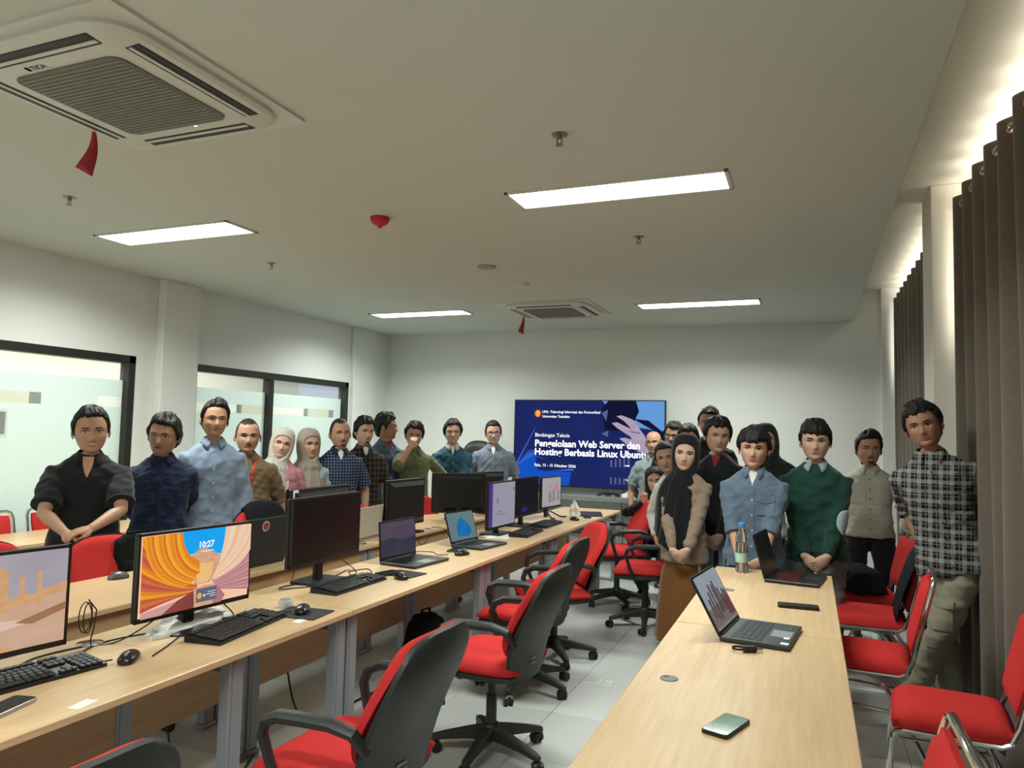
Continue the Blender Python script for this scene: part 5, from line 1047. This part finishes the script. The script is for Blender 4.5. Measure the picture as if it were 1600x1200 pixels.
    for px in (pocket or ()):
        pv = []
        for z in np.linspace(.735 * H, .665 * H, 7):
            for x in np.linspace(px - .055, px + .055, 7): pv.append(tuple(front(x, z, .005)))
        obj('pocket', MB().grid(pv, 7, 7), top, shirt, ang=60)
        fl = [tuple(front(x, z - (.018 * (1 - abs(x - px) / .058)) * k, .009)) for k, z in ((0, .742 * H), (1, .722 * H)) for x in np.linspace(px - .058, px + .058, 7)]
        obj('pocket_flap', MB().grid(fl, 2, 7), top, shirt, ang=60)
    # ---- trousers or skirt, shoes
    hz = .515
    if bottom_kind == 'skirt':
        sk_ = MB(); rr = []
        for z, hw, hd in ((.62, .12, .085), (.55, .14, .10), (.48, .155, .11), (.40, .17, .125), (.34, .19, .145), (.2, .215, .17), (.05, .225, .18)):
            rg = []
            for j in range(48):
                a = 2 * PI * j / 48; k = 1 + .05 * math.sin(a * 9 + seed) * (.62 - z) / .6; rg.append(tuple(Vector((hw * k * s * math.cos(a), hd * k * s * math.sin(a), z * H - drop * (1 if z > .3 else .3))) + Vector((shift[0], shift[1], 0))))
            rr.append(rg)
        obj('skirt', MB().loft(rr), bottom, root, ang=60)
    else:
        pb = MB(); w0 = .60
        pb.loft([ring(z * H, hw * bw * s, hd * s, cy) for z, hw, hd, cy in ((.475, .155, .108, .01), (.52, .166, .116, .005), (.56, .160, .110, 0), (w0, .150, .103, 0))])
        for nm, (sd, Hp, K, An, yaw) in LG.items():
            kd = (An - K).normalized()
            pb.tube([Hp + Vector((-sd * .012, 0, .03)), Hp.lerp(K, .35), Hp.lerp(K, .8), K, K.lerp(An, .4), An - kd * .005, An + kd * .03], [.092 * s * bw, .090 * s * bw, .074 * s, .070 * s, .067 * s, .062 * s, .062 * s], 16)
        me = remesh(pb, .015, 4); wrinkle(me, wr, seed * 5 + 1, .14); obj('trousers', me, bottom, root, ang=80)
    shoes = shoes or mat('black_shoe', (.02, .02, .02), .4)
    for nm, (sd, Hp, K, An, yaw) in LG.items():
        sh = MB(); M = Matrix.Translation(An - Vector((0, .03, .075))) @ Matrix.Rotation(yaw, 4, 'X') @ Matrix.Rotation(sd * .15, 4, 'Z'); rr = []
        for y, hw, h in ((.085, .018, .05), (.075, .032, .075), (.03, .036, .085), (-.03, .038, .075), (-.09, .044, .055), (-.14, .044, .042), (-.175, .030, .030), (-.185, .012, .018)):
            rr.append([(hw * math.cos(2 * PI * k / 12), y, max(.012, h / 2 + .006 + h / 2 * math.sin(2 * PI * k / 12))) for k in range(12)])
        so = obj('shoe', sh.loft(rr, M=M), shoes, root, ang=60)
        sl = [[(hw * math.cos(2 * PI * k / 12) * 1.06, y, z) for y, hw, k in [(.088 * math.sin(2 * PI * k / 12) if math.sin(2 * PI * k / 12) > 0 else .19 * math.sin(2 * PI * k / 12), .043, k) for k in range(12)]] for z in (0, .014)]
        obj('sole', MB().loft(sl, M=M), mat('sole_grey', (.35, .35, .34), .6), so)
    if extras: extras(root, U, HM, front, SK, H)
    return root
# ================================================================ the people in the photograph
F_ = lambda n, c, **k: mat(n, c, k.pop('rough', .85), spec=.2, bump=.12, bscale=350, sheen=.15, **k)
BLK = F_('black_cotton', (.010, .011, .012)); NAVY = F_('navy_cotton', (.010, .017, .045)); LBLUE = F_('light_blue_cotton', (.185, .245, .335)); BROWN = F_('brown_twill', (.150, .098, .050)); PINK = F_('pink_knit', (.50, .20, .23)); TEAL = F_('teal_cotton', (.018, .060, .095)); GREYB = F_('grey_blue_cotton', (.15, .18, .225)); OLIVE = F_('olive_cotton', (.115, .125, .060)); DENIM = F_('denim', (.065, .105, .155)); DSH = F_('denim_shirt', (.10, .145, .20)); GREEN = F_('green_knit', (.012, .052, .038)); CREAM = F_('cream_cotton', (.42, .41, .34)); PALEB = F_('pale_blue_cotton', (.24, .30, .33)); TAN = F_('tan_cotton', (.27, .195, .145)); DKT = F_('dark_trousers', (.014, .015, .018)); KHAKI = F_('khaki_twill', (.24, .23, .165)); GREYT = F_('grey_trousers', (.11, .115, .11)); SKY = F_('faded_denim', (.20, .27, .31)); RUST = F_('rust_brown_skirt', (.165, .070, .020)); WHT = F_('white_cotton', (.62, .62, .58)); RED_ = F_('dark_red_cotton', (.20, .02, .03))
S_CREAM = F_('cream_scarf', (.50, .47, .41)); S_TAUPE = F_('taupe_scarf', (.33, .285, .245)); S_BLACK = F_('black_scarf', (.008, .009, .010)); S_DARK = F_('dark_green_scarf', (.014, .020, .018))
CHK = plaid('navy_check', (.016, .026, .075), (.010, .014, .040), (.23, .28, .36), .026, .5, .10); PLD = plaid('brown_plaid', (.050, .038, .033), (.016, .013, .013), (.10, .085, .08), .05, .5, .08); BWP = plaid('black_white_plaid', (.27, .27, .26), (.010, .010, .011), (.20, .20, .195), .054, .60, .10, lp=.027); MINT = stripes('mint_stripe', (.40, .55, .54), (.17, .26, .28), .016, .35); FCK = plaid('fine_blue_check', (.34, .40, .44), (.22, .28, .34), (.5, .55, .58), .012, .5, .1); STR = stripes('white_stripe', (.55, .55, .52), (.28, .28, .27), .02, .3, 0)
B_W = mat('pale_button', (.62, .62, .60), .4); B_D = mat('dark_button', (.02, .02, .02), .4)
def clasp(H, z=.445, y=-.20, w=.05, **k):
    a = dict(w=(-w, y, z * H), d=(.72, -.18, -.62), n=(.25, 1, .15), curl=.42, pole=(-1, .8, -.2)); b = dict(w=(w + .01, y - .03, z * H + .012), d=(-.72, -.10, -.62), n=(-.25, 1, .15), curl=.48, pole=(1, .8, -.2)); a.update(k); b.update(k); return {'R': a, 'L': b}
def behind(H): return {'R': dict(w=(-.06, .17, .50 * H), d=(.8, .1, -.5), n=(0, -1, 0), pole=(-1, .5, 0)), 'L': dict(w=(.06, .18, .50 * H), d=(-.8, .1, -.5), n=(0, -1, 0), pole=(1, .5, 0))}
PG = 'people standing along the glass wall'; PR = 'people standing by the curtains and screen'
def polo_x(root, U, HM, front, SK, H):
    v = [tuple(front(x * k, z * H, .005)) for z, k in ((.842, 1), (.815, .9), (.788, .5), (.768, .08)) for x in (-.030, 0, .030)]; obj('open_neck', MB().grid(v, 4, 3), skin(0), root, ang=60)
person('man in a black short-sleeved polo resting both hands on a chair', (-4.02, 3.17), (1, -.92), H=1.63, bw=1.12, belly=.02, sk=0, mood='smile', head=(.15, .05, -.05), hs=1.05, top=BLK, bottom=DKT, sleeve='short', collar=BLK, collar_open=.12, extras=polo_x, group=PG, seed=1,
       arms={'R': dict(w=(-.07, -.36, .955), d=(.75, -.45, -.25), n=(.1, .2, -1), curl=.30, pole=(-1, .8, 0)), 'L': dict(w=(.06, -.37, .975), d=(-.75, -.35, -.15), n=(0, .2, -1), curl=.32, pole=(1, .8, 0))})
person('man in a dark navy shirt with hands held low', (-4.08, 3.77), (1, -1.05), H=1.60, bw=1.10, belly=.015, sk=2, hair='full', head=(-.25, .06, .06), hs=1.05, top=NAVY, bottom=DKT, collar=NAVY, buttons=B_D, arms=behind(1.6), group=PG, seed=2)
person('tall young man in a light blue long-sleeved shirt', (-3.98, 4.12), (1, -.85), H=1.727, bw=1.02, sk=0, hair='side', head=(.1, -.05, .03), top=LBLUE, bottom=DKT, collar=LBLUE, buttons=B_W, group=PG, seed=3, arms={'R': dict(w=(-.24, -.05, .80)), 'L': dict(w=(.22, -.10, .80))})
def lanyard(root, U, HM, front, SK, H):
    for sx in (-1, 1):
        v = []
        for t in np.linspace(0, 1, 10):
            x = sx * (.066 * (1 - t) + .006 * t); z = (.845 - .155 * t) * H; p = front(x, z, .006); q = front(x + .014, z, .006); v += [tuple(p), tuple(q)]
        obj('lanyard_strap', MB().grid(v, 10, 2), mat('lanyard_white', (.55, .50, .46), .6) if sx < 0 else mat('lanyard_red', (.50, .03, .03), .6), root)
    v = [tuple(front(sx * w, z * H, .008)) for z, w in ((.745, .048), (.735, .046), (.70, .012), (.685, .010)) for sx in (-1, 0, 1)]; obj('lanyard_fold', MB().grid(v, 4, 3), mat('lanyard_red', (.50, .03, .03), .6), root)
    p = front(0, .575 * H, .012); obj('card', MB().box(tuple(p), (.062, .004, .085), .003), mat('lanyard_red', (.50, .03, .03), .6), root); obj('card_cord', MB().tube([tuple(front(0, z * H, .008)) for z in (.69, .65, .60)], .003, 6), mat('lanyard_red', (.50, .03, .03), .6), root)
    sd, S, E, Wr, A = SK['L']; d = (Wr - E).normalized(); c = E.lerp(Wr, .92)
    obj('wristwatch', MB().tube([c - d * .012, c + d * .012], .034, 16), mat('watch_pale', (.6, .6, .56), .4), root)
person('man in a brown short-sleeved shirt wearing a red lanyard and watch', (-4.10, 4.60), (1, -.95), H=1.60, bw=1.14, belly=.02, sk=0, hair='crop', head=(0, .0, 0), hs=1.04, top=BROWN, bottom=DKT, sleeve='elbow', collar=BROWN, buttons=B_D, beard=('moustache',), extras=lanyard, group=PG, seed=4)
person('woman in a cream headscarf and pink top', (-4.18, 5.11), (1, -1.0), H=1.53, bw=.90, shoulder=.95, sk=3, mood='smile', head=(-.05, .0, .20), top=PINK, bottom=GREYT, scarf=S_CREAM, scarf_drop=.47, scarf_w=.5, hem=.42, group=PG, seed=5)
person('woman in a taupe headscarf and mint striped top', (-4.10, 5.37), (1, -.92), H=1.53, bw=.96, shoulder=.98, sk=1, head=(.25, .02, 0), top=MINT, bottom=GREYT, scarf=S_TAUPE, scarf_drop=.42, scarf_w=.6, hem=.42, group=PG, seed=6)
person('man in a navy windowpane check shirt with goatee', (-3.96, 5.63), (1, -.95), H=1.635, bw=1.05, sk=0, hair='crop', head=(.1, .0, -.05), hs=1.03, top=CHK, bottom=DKT, sleeve='short', collar=NAVY, buttons=B_D, beard=('goatee', 'moustache'), undershirt=WHT, group=PG, seed=7)
person('man in a dark brown plaid shirt standing beside the denim jacket', (-4.03, 6.13), (1, -.80), H=1.66, bw=.98, sk=1, hair='full', head=(.15, .04, .05), top=PLD, bottom=DKT, sleeve='short', collar=PLD, buttons=B_D, undershirt=WHT, beard=('goatee',), group=PG, seed=8)
person('long-haired man in a denim jacket and glasses looking sideways', (-4.15, 6.73), (1, -.45), H=1.715, bw=1.0, sk=2, hair='full', head=(.75, .0, 0), hs=1.05, top=DENIM, bottom=DKT, collar=DENIM, collar_open=.3, undershirt=RED_, glasses=B_D, jacket='jacket', buttons=B_W, pocket=(-.085, .085), group=PG, seed=9)
person('man in an olive shirt covering his face with one hand', (-3.9, 6.88), (1, -1.1), H=1.63, bw=1.02, sk=0, hair='full', mood='smile', head=(-.15, .12, .05), top=OLIVE, bottom=DKT, collar=OLIVE, buttons=B_D, pocket=(.085,), group=PG, seed=10,
       arms={'R': dict(w=(-.085, -.24, 1.385), d=(.35, .30, .88), n=(.2, 1, -.1), curl=.35, pole=(-.7, -.2, -1), sleeve='rolled'), 'L': dict(w=(.27, .02, .86), d=(0, -.2, -1), pole=(1, .4, 0), sleeve='long')})
person('man in a teal shirt with pale collar before the back wall', (-3.75, 7.49), (1, -1.6), H=1.67, bw=1.08, sk=1, hair='full', mood='smile', head=(-.05, .0, 0), hs=1.02, top=TEAL, bottom=DKT, sleeve='elbow', collar=F_('white_grey_collar', (.50, .50, .48)), buttons=B_W, undershirt=WHT, group=PG, seed=11, arms=clasp(1.67, .48))
person('smiling man in a grey short-sleeved shirt and glasses', (-3.46, 7.98), (1, -2.0), H=1.67, bw=1.14, belly=.02, sk=1, hair='short', mood='smile', head=(.0, .0, -.06), hs=1.02, top=GREYB, bottom=DKT, sleeve='short', collar=GREYB, buttons=B_W, pocket=(.09,), undershirt=WHT, glasses=B_D, group=PG, seed=12)
# by the screen and curtains
person('bald man in a pale blue shirt before the screen edge', (-1.60, 8.15), (.05, -1), H=1.605, bw=1.02, sk=0, hair='stubble', mood='smile', head=(-.12, 0, -.10), top=PALEB, bottom=DKT, sleeve='short', collar=PALEB, buttons=B_D, group=PR, seed=13)
person('crouching long-haired woman in black making a peace sign', (-1.405, 7.26), (.12, -1), H=1.58, bw=.88, shoulder=.92, sk=3, hair='long', mood='smile', head=(-.1, 0, -.12), top=BLK, bottom=DKT, drop=.345, shift=(0, .06), feet={'R': (-.11, .04, 0), 'L': (.11, .04, 0)}, group=PR, seed=14,
       arms={'R': dict(w=(-.085, -.22, .93), d=(-.10, -.05, 1), n=(0, -1, .1), fingers=(.02, .02, 1.15, 1.2), spread=.45, thumb=.9, pole=(-1, .3, -.6)), 'L': dict(w=(.16, -.15, .60), d=(-.5, -.6, -.3), pole=(1, .5, 0))})
person('person in glasses half hidden behind the black headscarf woman', (-1.335, 7.86), (.0, -1), H=1.69, sk=2, hair='full', head=(-.1, .05, .08), top=BLK, bottom=DKT, collar=BLK, glasses=B_D, group=PR, seed=15)
person('short person in white peering out beside the bald man', (-1.03, 6.40), (-.05, -1), H=1.49, bw=.84, shoulder=.9, sk=0, hair='short', lean=(0, -.20), head=(.1, .0, .0), top=WHT, bottom=DKT, group=PR, seed=16)
person('dark-haired person in glasses peeping over the black headscarf', (-1.095, 7.30), (-.05, -1), H=1.66, sk=2, hair='full', head=(.15, .02, -.10), top=NAVY, bottom=DKT, glasses=B_D, group=PR, seed=17)
person('woman in a long black headscarf, tan blouse and rust skirt', (-.86, 5.58), (-.02, -1), H=1.55, bw=1.0, shoulder=.98, sk=3, head=(.12, .03, .10), hs=1.04, top=TAN, bottom=RUST, bottom_kind='skirt', hem=.42, scarf=S_BLACK, scarf_drop=.56, scarf_w=.42, arms=clasp(1.55, .475, -.20), group=PR, seed=18, wr=.009)
person('tall young man standing at the very back by the wall', (-.875, 7.05), (-.08, -1), H=1.825, sk=0, hair='side', head=(.15, .0, 0), top=BLK, bottom=DKT, collar=BLK, group=PR, seed=19)
person('young man in a black jacket with hands clasped, face turned', (-.684, 6.08), (-.12, -1), H=1.695, bw=1.0, sk=1, hair='full', head=(.42, .04, .08), hs=1.06, top=BLK, bottom=SKY, jacket='jacket', undershirt=RED_, arms=clasp(1.685, .435, -.20), group=PR, seed=20)
person('young man in a blue denim shirt with rolled sleeves behind the bottle', (-.35, 5.24), (-.05, -1), H=1.61, bw=1.10, sk=1, hair='fringe', head=(.05, .03, .04), hs=1.05, top=DSH, bottom=DKT, sleeve='rolled', hem=.43, collar=DSH, buttons=B_W, pocket=(.085,), undershirt=WHT, arms=clasp(1.61, .46, -.21, .06), group=PR, seed=21)
person('woman in a dark headscarf half hidden behind the denim shirt', (-.335, 6.36), (.0, -1), H=1.665, bw=.9, sk=1, head=(.1, .0, -.15), top=STR, bottom=DKT, scarf=S_DARK, scarf_drop=.34, group=PR, seed=22)
def green_x(root, U, HM, front, SK, H):
    sd, S, E, Wr, A = SK['L']; v = []; ax = (Wr - S).normalized()
    for i in range(9):
        t = -1 + 2 * i / 8; c = (S.lerp(E, 1 + t * .28) if t < 0 else E.lerp(Wr, t * .34)); w = .055 * math.sqrt(max(.01, 1 - t * t))
        o = Vector((.85, -.55, .05)).normalized(); s_ = ax.cross(o).normalized(); o = s_.cross(ax).normalized() * (1 if s_.cross(ax).dot(o) > 0 else -1)
        for k in (-1, -.5, 0, .5, 1): v.append(tuple(c + o * (.066 * math.cos(k * w / .06)) + s_ * (.066 * math.sin(k * w / .06))))
    e = obj('elbow_patch', MB().grid(v, 9, 5), FCK, root, ang=80); sm = e.modifiers.new('t', 'SOLIDIFY'); sm.thickness = .004
    wv = [v[5 * i + k] for i in range(9) for k in ((0,),)[0]] + [v[5 * i + 4] for i in range(8, -1, -1)] + [v[0]]; obj('patch_piping', MB().tube(wv, .0032, 6), mat('white_piping', (.6, .62, .62), .6), e)
person('young man in a dark green sweater over a pale checked collar', (.035, 5.47), (-.02, -1), H=1.67, bw=1.08, sk=3, hair='fringe', head=(.03, .02, 0), hs=1.05, top=GREEN, bottom=GREYT, jacket='sweater', hem=.445, collar=FCK, arms=clasp(1.67, .43, -.20), extras=green_x, group=PR, seed=23)
person('moustached man in a cream long-sleeved shirt and black trousers', (.44, 6.62), (.0, -1), H=1.61, bw=1.08, belly=.012, sk=0, hair='side', head=(.12, -.03, .02), hs=1.03, top=CREAM, bottom=DKT, hem=.50, collar=CREAM, buttons=B_D, pocket=(-.085, .085), beard=('moustache', 'goatee'), group=PR, seed=24, arms={'L': dict(w=(.25, .02, .80)), 'R': dict(w=(-.22, .06, .80))})
def cargo_x(root, U, HM, front, SK, H):
    tr = [o for o in root.children if o.name.startswith('trousers')][0]; me = tr.data; bv = BVHTree.FromPolygons([v.co.copy() for v in me.vertices], [tuple(p.vertices) for p in me.polygons])
    def pt(x, z, l): h = bv.ray_cast(Vector((x, -.6, z)), Vector((0, 1, 0))); return tuple(h[0] + Vector((0, -l, 0))) if h[0] is not None else (x, -.1, z)
    for z0, off_ in ((.62, .075), (.40, .08)):
        xs = [x for x in np.linspace(-.4, .4, 81) if bv.ray_cast(Vector((x, -.6, z0)), Vector((0, 1, 0)))[0] is not None and bv.ray_cast(Vector((x, -.6, z0 - .08)), Vector((0, 1, 0)))[0] is not None]
        if len(xs) < 10: continue
        x0 = max(xs) - off_
        obj('cargo_pocket', MB().grid([pt(x, z, .010) for z in np.linspace(z0 + .075, z0 - .085, 6) for x in np.linspace(x0 - .055, x0 + .055, 6)], 6, 6), KHAKI, tr, ang=60); obj('pocket_flap', MB().grid([pt(x, z, .017) for z in np.linspace(z0 + .085, z0 + .035, 4) for x in np.linspace(x0 - .060, x0 + .060, 6)], 4, 6), KHAKI, tr, ang=60)
person('tall young man in a black and white checked shirt leaning by the curtain', (.715, 4.86), (-.22, -1), H=1.795, bw=.98, sk=2, hair='full', head=(-.02, -.02, -.10), hs=1.02, top=BWP, bottom=KHAKI, hem=.485, sleeve='rolled', collar=BWP, buttons=B_D, pocket=(.09,), lean=(.02, -.185), shift=(.03, 0), feet={'R': (.03, .10, 0), 'L': (-.16, -.03, .08, .75)}, shoes=mat('pale_trainer', (.42, .47, .47), .6), wr=.011, extras=cargo_x, group=PR, seed=25,
       arms={'R': dict(w=(-.13, .18, .93), pole=(-.25, 1, 0), n=(0, -1, 0)), 'L': dict(w=(.12, .20, .93), pole=(1, .1, .1), n=(0, -1, 0), d=(-.5, .2, -.6))})
